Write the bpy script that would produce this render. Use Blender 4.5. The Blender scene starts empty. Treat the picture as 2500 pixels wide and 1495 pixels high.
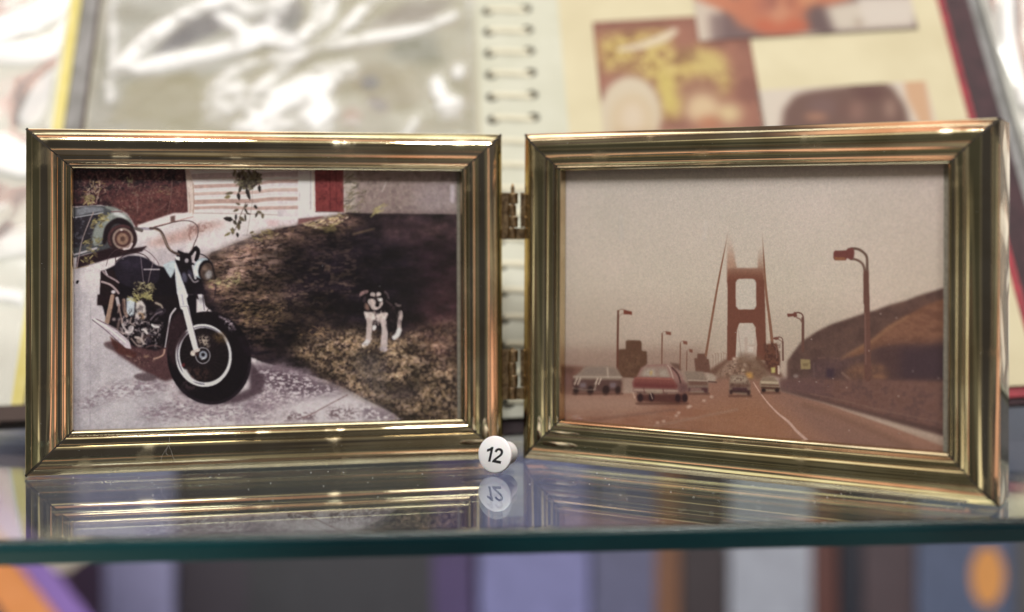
import bpy, bmesh, math, random
import numpy as np
from mathutils import Matrix, Vector
R = math.radians
# ---------------------------------------------------------------- camera
scene = bpy.context.scene
cd = bpy.data.cameras.new('camera'); cam = bpy.data.objects.new('camera', cd); scene.collection.objects.link(cam); scene.camera = cam
cd.sensor_width = 36; cd.sensor_fit = 'HORIZONTAL'; cd.lens = 3258.67 / 2500 * 36; cd.shift_y = -0.0865
cd.clip_start = .01; cd.clip_end = 20
cam.location = (0, 0, .07533); cam.rotation_euler = (R(90 - .08), 0, 0)
cd.dof.use_dof = True; cd.dof.focus_distance = .381; cd.dof.aperture_fstop = 4.5
# ---------------------------------------------------------------- world: the dim shop around the cabinet
world = bpy.data.worlds.new('World'); scene.world = world; world.use_nodes = True
nt = world.node_tree; nt.nodes.clear()
wo = nt.nodes.new('ShaderNodeOutputWorld'); bg = nt.nodes.new('ShaderNodeBackground'); nt.links.new(bg.outputs[0], wo.inputs[0])
tc = nt.nodes.new('ShaderNodeTexCoord'); mp = nt.nodes.new('ShaderNodeMapping'); nz = nt.nodes.new('ShaderNodeTexNoise'); rp = nt.nodes.new('ShaderNodeValToRGB')
nt.links.new(tc.outputs['Generated'], mp.inputs[0]); nt.links.new(mp.outputs[0], nz.inputs[0]); nt.links.new(nz.outputs[0], rp.inputs[0]); nt.links.new(rp.outputs[0], bg.inputs[0])
mp.inputs['Scale'].default_value = (1.0, 1.0, 1.3); mp.inputs['Location'].default_value = (.3, 1.7, .4)
nz.inputs['Scale'].default_value = 1.4; nz.inputs['Detail'].default_value = .3; nz.inputs['Distortion'].default_value = .3
els = rp.color_ramp.elements
els[0].position = .0; els[0].color = (.07, .06, .065, 1); els[1].position = 1; els[1].color = (.12, .11, .10, 1)
for p_, c_ in ((.36, (.08, .07, .07)), (.40, (.30, .26, .20)), (.43, (.12, .10, .10)), (.450, (1.0, .50, .36)), (.49, (.95, .58, .44)), (.505, (.11, .085, .085)), (.54, (.14, .13, .11)), (.560, (1.15, 1.08, .84)), (.62, (1.0, .88, .64)), (.645, (.16, .145, .12))):
    e_ = els.new(p_); e_.color = c_ + (1,)
# the lit ceiling overhead
sx = nt.nodes.new('ShaderNodeSeparateXYZ'); nt.links.new(tc.outputs['Generated'], sx.inputs[0])
mr_ = nt.nodes.new('ShaderNodeMapRange'); mr_.interpolation_type = 'SMOOTHSTEP'; mr_.inputs[1].default_value = .90; mr_.inputs[2].default_value = .97; nt.links.new(sx.outputs[2], mr_.inputs[0])
mc = nt.nodes.new('ShaderNodeMix'); mc.data_type = 'RGBA'; nt.links.new(mr_.outputs[0], mc.inputs[0]); nt.links.new(rp.outputs[0], mc.inputs[6]); mc.inputs[7].default_value = (2.6, 2.55, 2.35, 1); nt.links.new(mc.outputs[2], bg.inputs[0])
bg.inputs[1].default_value = 1.25
# dark zone added to dim brass and pane reflections, about where the viewer stands
vd = nt.nodes.new('ShaderNodeVectorMath'); vd.operation = 'DOT_PRODUCT'; nt.links.new(tc.outputs['Generated'], vd.inputs[0]); vd.inputs[1].default_value = (.12, -.98, .12)
md = nt.nodes.new('ShaderNodeMapRange'); md.interpolation_type = 'SMOOTHSTEP'; md.inputs[1].default_value = .86; md.inputs[2].default_value = .93; md.inputs[3].default_value = 0; md.inputs[4].default_value = .93; nt.links.new(vd.outputs['Value'], md.inputs[0])
mk_ = nt.nodes.new('ShaderNodeMix'); mk_.data_type = 'RGBA'; nt.links.new(md.outputs[0], mk_.inputs[0]); nt.links.new(mc.outputs[2], mk_.inputs[6]); mk_.inputs[7].default_value = (.034, .032, .036, 1); 
# second dark zone added at the left to dim the right panel's reflections
ve = nt.nodes.new('ShaderNodeVectorMath'); ve.operation = 'DOT_PRODUCT'; nt.links.new(tc.outputs['Generated'], ve.inputs[0]); ve.inputs[1].default_value = (-.75, -.66, .08)
me_ = nt.nodes.new('ShaderNodeMapRange'); me_.interpolation_type = 'SMOOTHSTEP'; me_.inputs[1].default_value = .86; me_.inputs[2].default_value = .93; me_.inputs[3].default_value = 0; me_.inputs[4].default_value = .93; nt.links.new(ve.outputs['Value'], me_.inputs[0])
ml_ = nt.nodes.new('ShaderNodeMix'); ml_.data_type = 'RGBA'; nt.links.new(me_.outputs[0], ml_.inputs[0]); nt.links.new(mk_.outputs[2], ml_.inputs[6]); ml_.inputs[7].default_value = (.042, .042, .033, 1); nt.links.new(ml_.outputs[2], bg.inputs[0])
# ---------------------------------------------------------------- lamps of the shop and the cabinet, and an added fill below
def area(name, loc, target, sx, sy, power, col):
    ld = bpy.data.lights.new(name, 'AREA'); ld.shape = 'RECTANGLE'; ld.size = sx; ld.size_y = sy; ld.energy = power; ld.color = col
    o = bpy.data.objects.new(name, ld); scene.collection.objects.link(o); o.location = loc
    o.rotation_euler = (Vector(target) - Vector(loc)).to_track_quat('-Z', 'Y').to_euler(); return o
for lx_, w_, p_ in ((-.34, .10, 2.8), (-.02, .16, 4.4), (.30, .12, 3.4)): area('ceiling_lamp', (lx_, -.28, .80), (lx_ * .3, .42, .05), w_, .11, p_, (1.0, .97, .95))
area('cabinet_lamp', (0, .34, .66), (0, .55, .1), .9, .08, .45, (1.0, 1.0, .92))
area('lower_fill_light', (0, .33, -.035), (0, .58, -1.0), 1.6, .05, 12.5, (.97, .97, 1.0))  # unseen fill added to brighten the books below the glass
# ---------------------------------------------------------------- exposure
scene.view_settings.view_transform = 'Standard'; scene.view_settings.look = 'None'; scene.view_settings.exposure = 0; scene.view_settings.gamma = 1
scene.cycles.max_bounces = 48; scene.cycles.transparent_max_bounces = 16; scene.cycles.transmission_bounces = 44; scene.cycles.glossy_bounces = 8
scene.cycles.caustics_reflective = False; scene.cycles.caustics_refractive = False; scene.cycles.sample_clamp_indirect = 6

LEFT_QUAD = [(158.86, 388.56), (1113.84, 395.9), (1116.25, 1045.07), (158.01, 1077.13)]    # print layout: sheet corners
RIGHT_QUAD = [(1382.68, 394.13), (2304.62, 373.55), (2302.73, 1130.27), (1379.67, 1049.23)]
# ---------------------------------------------------------------- object helpers
COL = scene.collection
def tag(o, label=None, cat=None, group=None, kind=None):
    if label: o['label'] = label
    if cat: o['category'] = cat
    if group: o['group'] = group
    if kind: o['kind'] = kind
    return o
def empty(name, mat=None):
    o = bpy.data.objects.new(name, None); COL.objects.link(o); o.empty_display_size = .01
    if mat is not None: o.matrix_world = mat
    return o
def mesh(name, V, F, mats, parent=None, smooth=None, M=None, fm=None, uv=None):
    me = bpy.data.meshes.new(name); me.from_pydata([tuple(v) for v in V], [], F)
    for m in (mats if isinstance(mats, (list, tuple)) else [mats]): me.materials.append(m)
    if fm: 
        for p_, i_ in zip(me.polygons, fm): p_.material_index = i_
    if uv is not None:
        l_ = me.uv_layers.new(name='UVMap')
        for li in me.loops: l_.data[li.index].uv = uv[li.vertex_index]
    bm = bmesh.new(); bm.from_mesh(me); bmesh.ops.recalc_face_normals(bm, faces=bm.faces); bm.to_mesh(me); bm.free()
    if smooth: me.shade_smooth(); me.set_sharp_from_angle(angle=R(smooth))
    o = bpy.data.objects.new(name, me); COL.objects.link(o)
    if parent: o.parent = parent
    if M is not None: o.matrix_local = M
    return o
def join(*parts):
    V, F = [], []
    for v, f in parts:
        n = len(V); V += list(v); F += [tuple(i + n for i in q) for q in f]
    return V, F
def boxvf(x0, x1, y0, y1, z0, z1):
    V = [(x, y, z) for z in (z0, z1) for y in (y0, y1) for x in (x0, x1)]
    return V, [(0, 1, 3, 2), (4, 6, 7, 5), (0, 4, 5, 1), (2, 3, 7, 6), (0, 2, 6, 4), (1, 5, 7, 3)]
def bevel(o, w, seg=2, ang=30):
    bm = bmesh.new(); bm.from_mesh(o.data)
    es = [e for e in bm.edges if len(e.link_faces) == 2 and e.calc_face_angle(0) > R(ang)]
    bmesh.ops.bevel(bm, geom=es, offset=w, segments=seg, affect='EDGES', profile=.6); bm.to_mesh(o.data); bm.free(); o.data.shade_smooth(); o.data.set_sharp_from_angle(angle=R(40)); return o
def lathe(prof, n=48, axis='z', M=None):
    V, F = [], []
    for r, z in prof:
        for k in range(n):
            a = 2 * math.pi * k / n; V.append((r * math.cos(a), r * math.sin(a), z))
    for i in range(len(prof) - 1):
        for k in range(n): F.append((i * n + k, i * n + (k + 1) % n, (i + 1) * n + (k + 1) % n, (i + 1) * n + k))
    F.append(tuple(range(n))); F.append(tuple((len(prof) - 1) * n + k for k in range(n)))
    if M is not None: V = [tuple(M @ Vector(v)) for v in V]
    return V, F
# ---------------------------------------------------------------- materials
def mat(name, col=(.5, .5, .5), rough=.5, metal=0., **k):
    m = bpy.data.materials.new(name); m.use_nodes = True; b = m.node_tree.nodes['Principled BSDF']
    b.inputs['Base Color'].default_value = tuple(col) + (1,); b.inputs['Roughness'].default_value = rough; b.inputs['Metallic'].default_value = metal
    for a, v in k.items(): b.inputs[a.replace('_', ' ')].default_value = v
    return m
def nodes(m): return m.node_tree, m.node_tree.nodes['Principled BSDF']
def noise(t, scale, detail=3, vec=(1, 1, 1), dist=0):
    c = t.nodes.new('ShaderNodeTexCoord'); mp = t.nodes.new('ShaderNodeMapping'); n = t.nodes.new('ShaderNodeTexNoise')
    t.links.new(c.outputs['Object'], mp.inputs[0]); t.links.new(mp.outputs[0], n.inputs[0]); mp.inputs['Scale'].default_value = vec
    n.inputs['Scale'].default_value = scale; n.inputs['Detail'].default_value = detail; n.inputs['Distortion'].default_value = dist; return n
def ramp(t, src, stops):
    r = t.nodes.new('ShaderNodeValToRGB'); t.links.new(src, r.inputs[0]); e = r.color_ramp.elements
    e[0].position, e[0].color = stops[0][0], tuple(stops[0][1]) + (1,); e[1].position, e[1].color = stops[-1][0], tuple(stops[-1][1]) + (1,)
    for p, c in stops[1:-1]: x = e.new(p); x.color = tuple(c) + (1,)
    return r
def vary(m, scale, a, b, vec=(1, 1, 1), bump=0., lo=.35, hi=.65, detail=4):
    t, bs = nodes(m); n = noise(t, scale, detail, vec); r = ramp(t, n.outputs[0], [(lo, a), (hi, b)]); t.links.new(r.outputs[0], bs.inputs['Base Color'])
    if bump:
        bp = t.nodes.new('ShaderNodeBump'); bp.inputs['Strength'].default_value = bump; bp.inputs['Distance'].default_value = .0003; t.links.new(n.outputs[0], bp.inputs['Height']); t.links.new(bp.outputs[0], bs.inputs['Normal'])
    return m
def lin(c):
    c = np.asarray(c, float) / (255. if np.max(c) > 1.5 else 1.); return tuple(np.where(c <= .04045, c / 12.92, ((c + .055) / 1.055) ** 2.4))
def image(name, arr, alpha=None, linear=False):
    h, w = arr.shape[:2]; im = bpy.data.images.new(name, w, h, alpha=False); px = np.ones((h, w, 4), np.float32)
    px[..., :3] = arr if arr.ndim == 3 else arr[..., None]
    if linear: im.colorspace_settings.name = 'Non-Color'
    im.pixels.foreach_set(px[::-1].ravel()); im.update(); im.pack(); return im
def printed(name, arr, rough=.35, gain=1.0, coat=0.):
    if gain != 1: arr = np.clip(arr, 0, 1); arr = np.clip(arr * gain ** .42, 0, .93)
    m = mat(name, rough=rough); t, b = nodes(m); i = t.nodes.new('ShaderNodeTexImage'); i.image = image(name, arr); i.extension = 'EXTEND'
    b.inputs['Specular IOR Level'].default_value = .25; t.links.new(i.outputs[0], b.inputs['Base Color']); b.inputs['Coat Weight'].default_value = coat; b.inputs['Coat Roughness'].default_value = .1; return m
def clear(name, tint=(1, 1, 1), ior=1.5, rough=.02):
    """thin clear sheet: lets light through, mirrors by Fresnel"""
    m = bpy.data.materials.new(name); m.use_nodes = True; t = m.node_tree; t.nodes.clear()
    o = t.nodes.new('ShaderNodeOutputMaterial'); mx = t.nodes.new('ShaderNodeMixShader'); f = t.nodes.new('ShaderNodeFresnel'); f.inputs[0].default_value = ior
    a = t.nodes.new('ShaderNodeBsdfTransparent'); a.inputs[0].default_value = tuple(tint) + (1,); g = t.nodes.new('ShaderNodeBsdfGlossy'); g.inputs['Roughness'].default_value = rough
    ge = t.nodes.new('ShaderNodeNewGeometry'); mr = t.nodes.new('ShaderNodeMapRange'); mr.inputs[3].default_value = ior; mr.inputs[4].default_value = 1 / ior     # same mirror strength from either side
    t.links.new(ge.outputs['Backfacing'], mr.inputs[0]); t.links.new(mr.outputs[0], f.inputs[0])
    t.links.new(f.outputs[0], mx.inputs[0]); t.links.new(a.outputs[0], mx.inputs[1]); t.links.new(g.outputs[0], mx.inputs[2]); t.links.new(mx.outputs[0], o.inputs[0]); return m
# ---------------------------------------------------------------- flat prints, painted in code
CROP = {'A': (160, 400, 4.638), 'B': (640, 400, 4.638), 'C': (160, 720, 4.364), 'D': (640, 720, 4.364),
        'K': (860, 690, 8.243), 'E': (1360, 400, 4.364), 'F': (1840, 400, 4.364), 'G': (1360, 740, 4.364),
        'H': (1840, 740, 4.01), 'S': (0, 0, 1.0)}
RNG = np.random.RandomState(7)

def gauss(a, s):
    if s < 0.35: return a
    r = max(1, int(s * 2.6 + .5)); k = np.exp(-np.arange(-r, r + 1) ** 2 / (2 * s * s)); k /= k.sum()
    for ax in (0, 1):
        pad = [(0, 0)] * a.ndim; pad[ax] = (r, r)
        b = np.pad(a, pad, mode='edge'); o = np.zeros_like(a)
        for i, kk in enumerate(k):
            sl = [slice(None)] * a.ndim; sl[ax] = slice(i, i + a.shape[ax]); o += kk * b[tuple(sl)]
        a = o
    return a

def vnoise(h, w, cx, cy, rs=RNG):
    gh, gw = int(h / cy) + 3, int(w / cx) + 3
    g = rs.rand(gh, gw)
    y = np.arange(h) / cy; x = np.arange(w) / cx
    yi, xi = y.astype(int), x.astype(int); fy, fx = y - yi, x - xi
    fy = fy * fy * (3 - 2 * fy); fx = fx * fx * (3 - 2 * fx)
    a = g[yi][:, xi]; b = g[yi][:, xi + 1]; c = g[yi + 1][:, xi]; d = g[yi + 1][:, xi + 1]
    fx = fx[None]; fy = fy[:, None]
    return (a * (1 - fx) + b * fx) * (1 - fy) + (c * (1 - fx) + d * fx) * fy

def fbm(h, w, cx, cy=None, o=4):
    cy = cy or cx; n = np.zeros((h, w)); t = 0
    for i in range(o):
        n += vnoise(h, w, max(cx / 2 ** i, 1.2), max(cy / 2 ** i, 1.2)) / 1.7 ** i; t += 1 / 1.7 ** i
    return n / t

def hom(src, dst):
    A = []
    for (x, y), (u, v) in zip(src, dst):
        A += [[x, y, 1, 0, 0, 0, -u * x, -u * y, u], [0, 0, 0, x, y, 1, -v * x, -v * y, v]]
    A = np.array(A, float); s = np.linalg.solve(A[:, :8], A[:, 8]); return np.append(s, 1).reshape(3, 3)

def smooth(p, n=8, closed=False):
    p = np.array(p, float); m = len(p); out = []
    for i in range(m if closed else m - 1):
        g = lambda k: p[k % m] if closed else p[min(max(k, 0), m - 1)]
        a, b, c, d = g(i - 1), g(i), g(i + 1), g(i + 2)
        for t in np.arange(n) / n:
            out.append(.5 * (2 * b + (c - a) * t + (2 * a - 5 * b + 4 * c - d) * t * t + (3 * b - a - 3 * c + d) * t ** 3))
    if not closed: out.append(p[-1])
    return np.array(out)

def rgb(c):
    return np.array(c, float) / 255. if max(c) > 1.5 else np.array(c, float)

class Sheet:
    def __init__(s, w, h, quad, base):
        s.w, s.h = w, h; s.M = hom(quad, [(0, 0), (w, 0), (w, h), (0, h)])
        s.img = np.ones((h, w, 3)) * rgb(base); s.k = w / (quad[1][0] - quad[0][0])
    def tf(s, pts, t='S'):
        x0, y0, k = CROP[t]; p = np.array(pts, float); p = p / k + [x0, y0]
        q = np.c_[p, np.ones(len(p))] @ s.M.T; return q[:, :2] / q[:, 2:]
    def box(s, q, pad):
        x0, y0 = np.floor(q.min(0) - pad).astype(int); x1, y1 = np.ceil(q.max(0) + pad).astype(int)
        return max(0, x0), max(0, y0), min(s.w, x1), min(s.h, y1)
    def pmask(s, pts, t='S', soft=.6, curve=False):
        if curve: pts = smooth(pts, 6, True)
        q = s.tf(pts, t); sf = soft * s.k; b = s.box(q, 3 * sf + 2); x0, y0, x1, y1 = b
        if x1 <= x0 or y1 <= y0: return b, None
        X, Y = np.meshgrid(np.arange(x0, x1) + .5, np.arange(y0, y1) + .5); m = np.zeros(X.shape, bool)
        for (ax, ay), (bx, by) in zip(q, np.roll(q, -1, 0)):
            if ay == by: continue
            lo, hi = (ay, by) if ay < by else (by, ay)
            m ^= (Y >= lo) & (Y < hi) & (X < (bx - ax) * (Y - ay) / (by - ay) + ax)
        return b, gauss(m.astype(float), sf)
    def smask(s, pts, w, t='S', soft=.5, curve=True):
        if curve and len(pts) > 2: 
            n0 = len(pts); pts = smooth(pts, 6)
            if np.ndim(w): w = np.interp(np.linspace(0, 1, len(pts)), np.linspace(0, 1, len(w)), w)
        q = s.tf(pts, t); k = s.k / CROP[t][2]; W = np.broadcast_to(np.array(w, float) * k / 2, (len(q),)) if np.ndim(w) else np.full(len(q), w * k / 2)
        sf = max(soft * s.k, .5); b = s.box(q, W.max() + 3 * sf + 2); x0, y0, x1, y1 = b
        if x1 <= x0 or y1 <= y0: return b, None
        m = np.zeros((y1 - y0, x1 - x0))
        for i in range(len(q) - 1):
            a, c = q[i], q[i + 1]; r = max(W[i], W[i + 1]) + 2 * sf + 1
            u0, v0 = np.floor(np.minimum(a, c) - r).astype(int) - [x0, y0]; u1, v1 = np.ceil(np.maximum(a, c) + r).astype(int) - [x0, y0]
            u0, v0 = max(u0, 0), max(v0, 0)
            if u1 <= u0 or v1 <= v0: continue
            sub = m[v0:v1, u0:u1]
            X, Y = np.meshgrid(np.arange(sub.shape[1]) + u0 + x0 + .5, np.arange(sub.shape[0]) + v0 + y0 + .5)
            d = c - a; L = (d ** 2).sum() + 1e-9; tt = np.clip(((X - a[0]) * d[0] + (Y - a[1]) * d[1]) / L, 0, 1)
            dist = np.hypot(X - a[0] - tt * d[0], Y - a[1] - tt * d[1]); ww = W[i] + (W[i + 1] - W[i]) * tt
            np.maximum(sub, np.clip((ww - dist) / (1.6 * sf) + .5, 0, 1), out=sub)
        return b, m
    def put(s, bm, col, a=1.):
        b, m = bm
        if m is None: return
        x0, y0, x1, y1 = b; v = s.img[y0:y1, x0:x1]; m = (m * a)[..., None]
        c = rgb(col) if np.ndim(col) == 1 else col
        v[:] = v * (1 - m) + c * m
    def fill(s, pts, col, t='S', soft=.6, a=1., curve=False): s.put(s.pmask(pts, t, soft, curve), col, a)
    def line(s, pts, w, col, t='S', soft=.5, a=1., curve=True): s.put(s.smask(pts, w, t, soft, curve), col, a)
    def ell(s, cx, cy, rx, ry, col, t='S', ang=0, soft=.6, a=1., th0=0, th1=360):
        th = np.radians(np.linspace(th0, th1, 48, endpoint=th1 - th0 < 360)); c, n = math.cos(math.radians(ang)), math.sin(math.radians(ang))
        x, y = rx * np.cos(th), ry * np.sin(th); s.fill(np.c_[cx + x * c - y * n, cy + x * n + y * c], col, t, soft, a)
    def ring(s, cx, cy, rx, ry, w, col, t='S', ang=0, th0=0, th1=360, soft=.5, a=1.):
        th = np.radians(np.linspace(th0, th1, 40)); c, n = math.cos(math.radians(ang)), math.sin(math.radians(ang))
        x, y = rx * np.cos(th), ry * np.sin(th); s.line(np.c_[cx + x * c - y * n, cy + x * n + y * c], w, col, t, soft, a, False)
    def tex(s, pts, cols, cell, t='S', soft=2, a=1., lo=.3, hi=.7, curve=False, o=4, aniso=1.):
        """a polygon filled with noise running through a ramp of colours"""
        b, m = s.pmask(pts, t, soft, curve)
        if m is None: return
        n = fbm(m.shape[0], m.shape[1], cell * s.k * aniso, cell * s.k, o)
        n = np.clip((n - lo) / (hi - lo), 0, 1) * (len(cols) - 1)
        C = np.array([rgb(c) for c in cols]); i = np.minimum(n.astype(int), len(cols) - 2); f = (n - i)[..., None]
        s.put((b, m), C[i] * (1 - f) + C[i + 1] * f, a)
    def dapple(s, pts, col, cell, thr, t='S', soft=3, a=1., sharp=.05, aniso=1., curve=False):
        """patches of one colour where the noise passes a threshold"""
        b, m = s.pmask(pts, t, soft, curve)
        if m is None: return
        n = fbm(m.shape[0], m.shape[1], cell * s.k * aniso, cell * s.k, 4)
        s.put((b, gauss(m * np.clip((n - thr) / sharp + .5, 0, 1), .5 * s.k)), col, a)
    def tufts(s, pts, cols, n, ln, w, t='S', ang=(0, 360), a=.8):
        """many short strokes scattered in a polygon"""
        q = np.array(pts, float); k = CROP[t][2]; x0, y0 = q.min(0); x1, y1 = q.max(0); c = 0; tries = 0
        while c < n and tries < n * 8:
            tries += 1; x, y = RNG.uniform(x0, x1), RNG.uniform(y0, y1); ins = False
            for (ax, ay), (bx, by) in zip(q, np.roll(q, -1, 0)):
                if (ay > y) != (by > y) and x < (bx - ax) * (y - ay) / (by - ay) + ax: ins = not ins
            if not ins: continue
            c += 1; th = math.radians(RNG.uniform(*ang)); l = ln * RNG.uniform(.4, 1.3) / 2
            s.line([(x - l * math.cos(th), y - l * math.sin(th)), (x + l * math.cos(th), y + l * math.sin(th))], w * RNG.uniform(.6, 1.4), cols[RNG.randint(len(cols))], t, .5, a * RNG.uniform(.5, 1), False)
    def leaf(s, x, y, l, w, ang, col, t='S', a=1.):
        c, n = math.cos(math.radians(ang)), math.sin(math.radians(ang))
        P = [(0, 0), (l * .3, -w * .5), (l * .7, -w * .4), (l, 0), (l * .7, w * .4), (l * .3, w * .5)]
        s.fill([(x + u * c - v * n, y + u * n + v * c) for u, v in P], col, t, .5, a)
    def desat(s, k):
        g = s.img @ np.array([.3, .59, .11]); s.img = g[..., None] + (s.img - g[..., None]) * k
    def grain(s, amp=.03, dust=60):
        n = gauss(RNG.randn(s.h, s.w), .9) * 2.2; s.img += ((n * amp)[..., None] + gauss(RNG.randn(s.h, s.w, 3), 1.1) * amp * .8) * (.25 + s.img.mean(2, keepdims=True) * 1.1)
        for _ in range(dust):
            x, y = RNG.randint(4, s.w - 6), RNG.randint(4, s.h - 6); r = RNG.choice([1, 1, 1, 2])
            s.img[y:y + r, x:x + r + RNG.randint(2)] = s.img[y:y + r, x:x + r + 1].mean() * .3 + .5
        s.img = np.clip(s.img, 0, 1)

def paint_motorcycle_print():
    s = Sheet(1386, 984, LEFT_QUAD, (196, 186, 194)); f, l, e, tx = s.fill, s.line, s.ell, s.tex
    # pavement: pale concrete
    tx([(100, 380), (1200, 380), (1200, 1100), (100, 1100)], [(178, 166, 176), (198, 188, 195), (210, 200, 205)], 60, soft=1)
    tx([(100, 640), (420, 800), (420, 1100), (100, 1100)], [(168, 160, 172), (182, 175, 186)], 50, soft=25, a=.7)
    # hedge and dark fence behind the car
    tx([(-60, -60), (1360, -60), (1392, 545), (1245, 600), (800, 730), (700, 560), (400, 470), (-60, 500)],
       [(48, 24, 34), (72, 38, 44), (96, 52, 52), (74, 40, 48), (56, 36, 40)], 14, 'A', 1)
    tx([(440, 380), (900, 300), (1375, 200), (1390, 545), (1245, 600), (800, 730), (700, 590)], [(88, 44, 44), (122, 66, 62), (98, 52, 52)], 10, 'A', 6, .75)
    s.dapple([(-60, -60), (1350, -60), (1370, 260), (400, 300), (-60, 480)], (34, 24, 34), 9, .56, 'A', 5, .7)
    s.dapple([(110, 90), (1300, 90), (1330, 400), (500, 600), (110, 480)], (128, 104, 88), 4, .67, 'A', 3, .7)
    for p, w in (([(350, 120), (385, 260), (345, 440)], 12), ([(1205, 180), (1190, 380), (1150, 600)], 12), ([(815, 400), (812, 560)], 14), ([(440, 110), (430, 180)], 8),
                 ([(1020, 540), (1100, 500), (1150, 450)], 9), ([(580, 340), (660, 210), (700, 150)], 7), ([(1060, 180), (1120, 110)], 7), ([(700, 290), (860, 240)], 6)):
        l(p, w, (126, 88, 84), 'A', 1, .7)
    s.tufts([(200, 210), (440, 210), (450, 330), (300, 480), (200, 470)], [(164, 138, 116), (150, 120, 70), (176, 150, 130)], 60, 34, 12, 'A')
    s.tufts([(1030, 260), (1180, 260), (1180, 350), (1030, 350)], [(140, 112, 74), (120, 96, 76)], 14, 40, 9, 'A', (-40, 30))
    s.tufts([(700, 120), (760, 120), (760, 220), (700, 220)], [(120, 116, 80)], 8, 40, 14, 'A', (60, 120))
    # siding with painted battens
    f([(1352, 60), (2319, 60), (2400, 60), (2400, 800), (1480, 800), (1395, 560), (1380, 300)], (206, 196, 200), 'A', .6)
    for y, h, y2 in ((215, 36, 186), (250, 40, 262), (330, 14, 324), (420, 44, 388), (500, 34, 492)):
        pass
    for (ya, yb, ha, hb, c) in ((150, 120, 60, 40, (176, 156, 162)), (262, 206, 40, 34, (180, 142, 134)), (345, 300, 34, 44, (194, 164, 156)), (438, 402, 48, 38, (176, 138, 128)), (505, 500, 34, 44, (184, 148, 140))):
        pts = [(1450, ya), (1760, ya - 12), (2100, (ya + yb) / 2 + 4), (2319, yb), (2640, yb - 6)]
        l(pts, [hh for hh in (ha, ha, hb, hb)], c, 'A', .8, .95)
        l([(x, y + ha * .45) for x, y in pts], 5, (150, 100, 86), 'A', .8, .5)
        l([(x, y - ha * .7) for x, y in pts], 16, (224, 216, 220), 'A', 1.5, .7)
    f([(1352, 60), (1400, 60), (1450, 230), (1452, 560), (1420, 600), (1385, 560), (1372, 300)], (200, 180, 172), 'A', 1)
    l([(1440, 230), (1452, 420), (1440, 580)], 9, (150, 112, 92), 'A', 1, .8)
    l([(1395, 330), (1412, 470), (1405, 560)], 10, (158, 122, 110), 'A', 1.4, .6)
    f([(1450, 560), (2400, 560), (2400, 640), (1450, 600)], (212, 202, 206), 'A', 1.5)
    l([(1450, 562), (1750, 566), (2000, 570), (2400, 582)], 6, (130, 96, 90), 'A', .6, .8)
    # white door frame, red door, dusty wall
    f([(405, 20), (590, 20), (600, 560), (880, 560), (880, 600), (640, 640), (420, 690), (140, 745), (-20, 800), (-40, 600), (400, 600)], (212, 204, 212), 'B', .8)
    f([(410, 20), (590, 20), (590, 120), (410, 120)], (190, 182, 192), 'B', 2, .6)
    l([(545, 60), (546, 520)], 7, (120, 112, 112), 'B', .6, .9); l([(420, 330), (420, 420)], 6, (140, 120, 120), 'B', .6, .7)
    l([(574, 100), (585, 540)], 12, (206, 186, 160), 'B', .8, .9)
    tx([(590, 20), (918, 20), (926, 552), (600, 545)], [(112, 38, 42), (142, 54, 54), (128, 46, 48)], 8, 'B', .6)
    for x, w, a in ((762, 8, .9), (832, 6, .8), (675, 4, .25)): l([(x, 60), (x + 8, 540)], w, (86, 26, 32), 'B', .5, a)
    l([(598, 545), (870, 548)], 9, (90, 46, 42), 'B', .6, .8)
    tx([(930, 20), (2400, 20), (2400, 640), (1300, 640), (940, 620)], [(126, 104, 104), (146, 126, 120), (136, 114, 112)], 16, 'B', 1)
    f([(925, 20), (1060, 20), (1070, 540), (1100, 580), (930, 560)], (172, 158, 148), 'B', 4, .8)
    f([(1780, 230), (2190, 230), (2190, 560), (1700, 560)], (150, 136, 146), 'B', 22, .6)
    l([(2150, 260), (2150, 420)], 50, (186, 172, 184), 'B', 4, .8)
    s.tufts([(920, 110), (1010, 110), (1160, 300), (1180, 560), (930, 600)], [(110, 98, 66), (92, 84, 62), (132, 120, 92), (84, 76, 66)], 60, 60, 13, 'B', (-60, 20))
    l([(1405, 200), (1355, 320)], 11, (186, 170, 166), 'B', 1, .8); l([(1170, 300), (1155, 410)], 8, (90, 78, 66), 'B', 1, .7)
    # dark lawn
    lawn = [(1650, 1010), (2319, 770)]
    LP = [(515, 1010 / 4.638 + 400), (560, 600), (645, 567), (735, 548), (790, 535), (845, 520), (920, 522), (1120, 524), (1140, 524), (1140, 1060), (1000, 1040), (960, 1010), (890, 975), (850, 952), (800, 930), (720, 905), (640, 885), (600, 868), (560, 800), (470, 720)]
    tx(LP, [(28, 20, 30), (38, 28, 36), (52, 38, 42), (44, 32, 42)], 10, soft=1.2, aniso=2.4)
    # upper left sunlit turf
    tx([(500, 625), (560, 598), (645, 565), (850, 520), (900, 545), (760, 600), (660, 640), (590, 700), (540, 720), (500, 700)],
       [(52, 36, 38), (92, 66, 54), (124, 92, 76), (72, 50, 46), (112, 84, 58)], 5, soft=7, a=.85, aniso=2.6)
    tx([(505, 640), (640, 590), (690, 610), (640, 660), (560, 720), (520, 740)], [(70, 46, 46), (138, 98, 88), (104, 70, 62), (168, 128, 112)], 3.5, soft=6, a=.75, aniso=2.4)
    tx([(530, 690), (700, 640), (720, 700), (650, 780), (560, 760)], [(42, 30, 32), (104, 82, 54), (58, 42, 40), (120, 92, 66)], 4, soft=14, a=.7, aniso=2.2)
    s.tufts([(520, 640), (760, 560), (800, 640), (660, 720), (600, 810), (540, 760)], [(140, 106, 86), (160, 122, 104), (98, 74, 56), (34, 24, 28), (44, 32, 32), (170, 130, 112)], 1100, 7, 1.5, ang=(-35, 10), a=.55)
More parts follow.
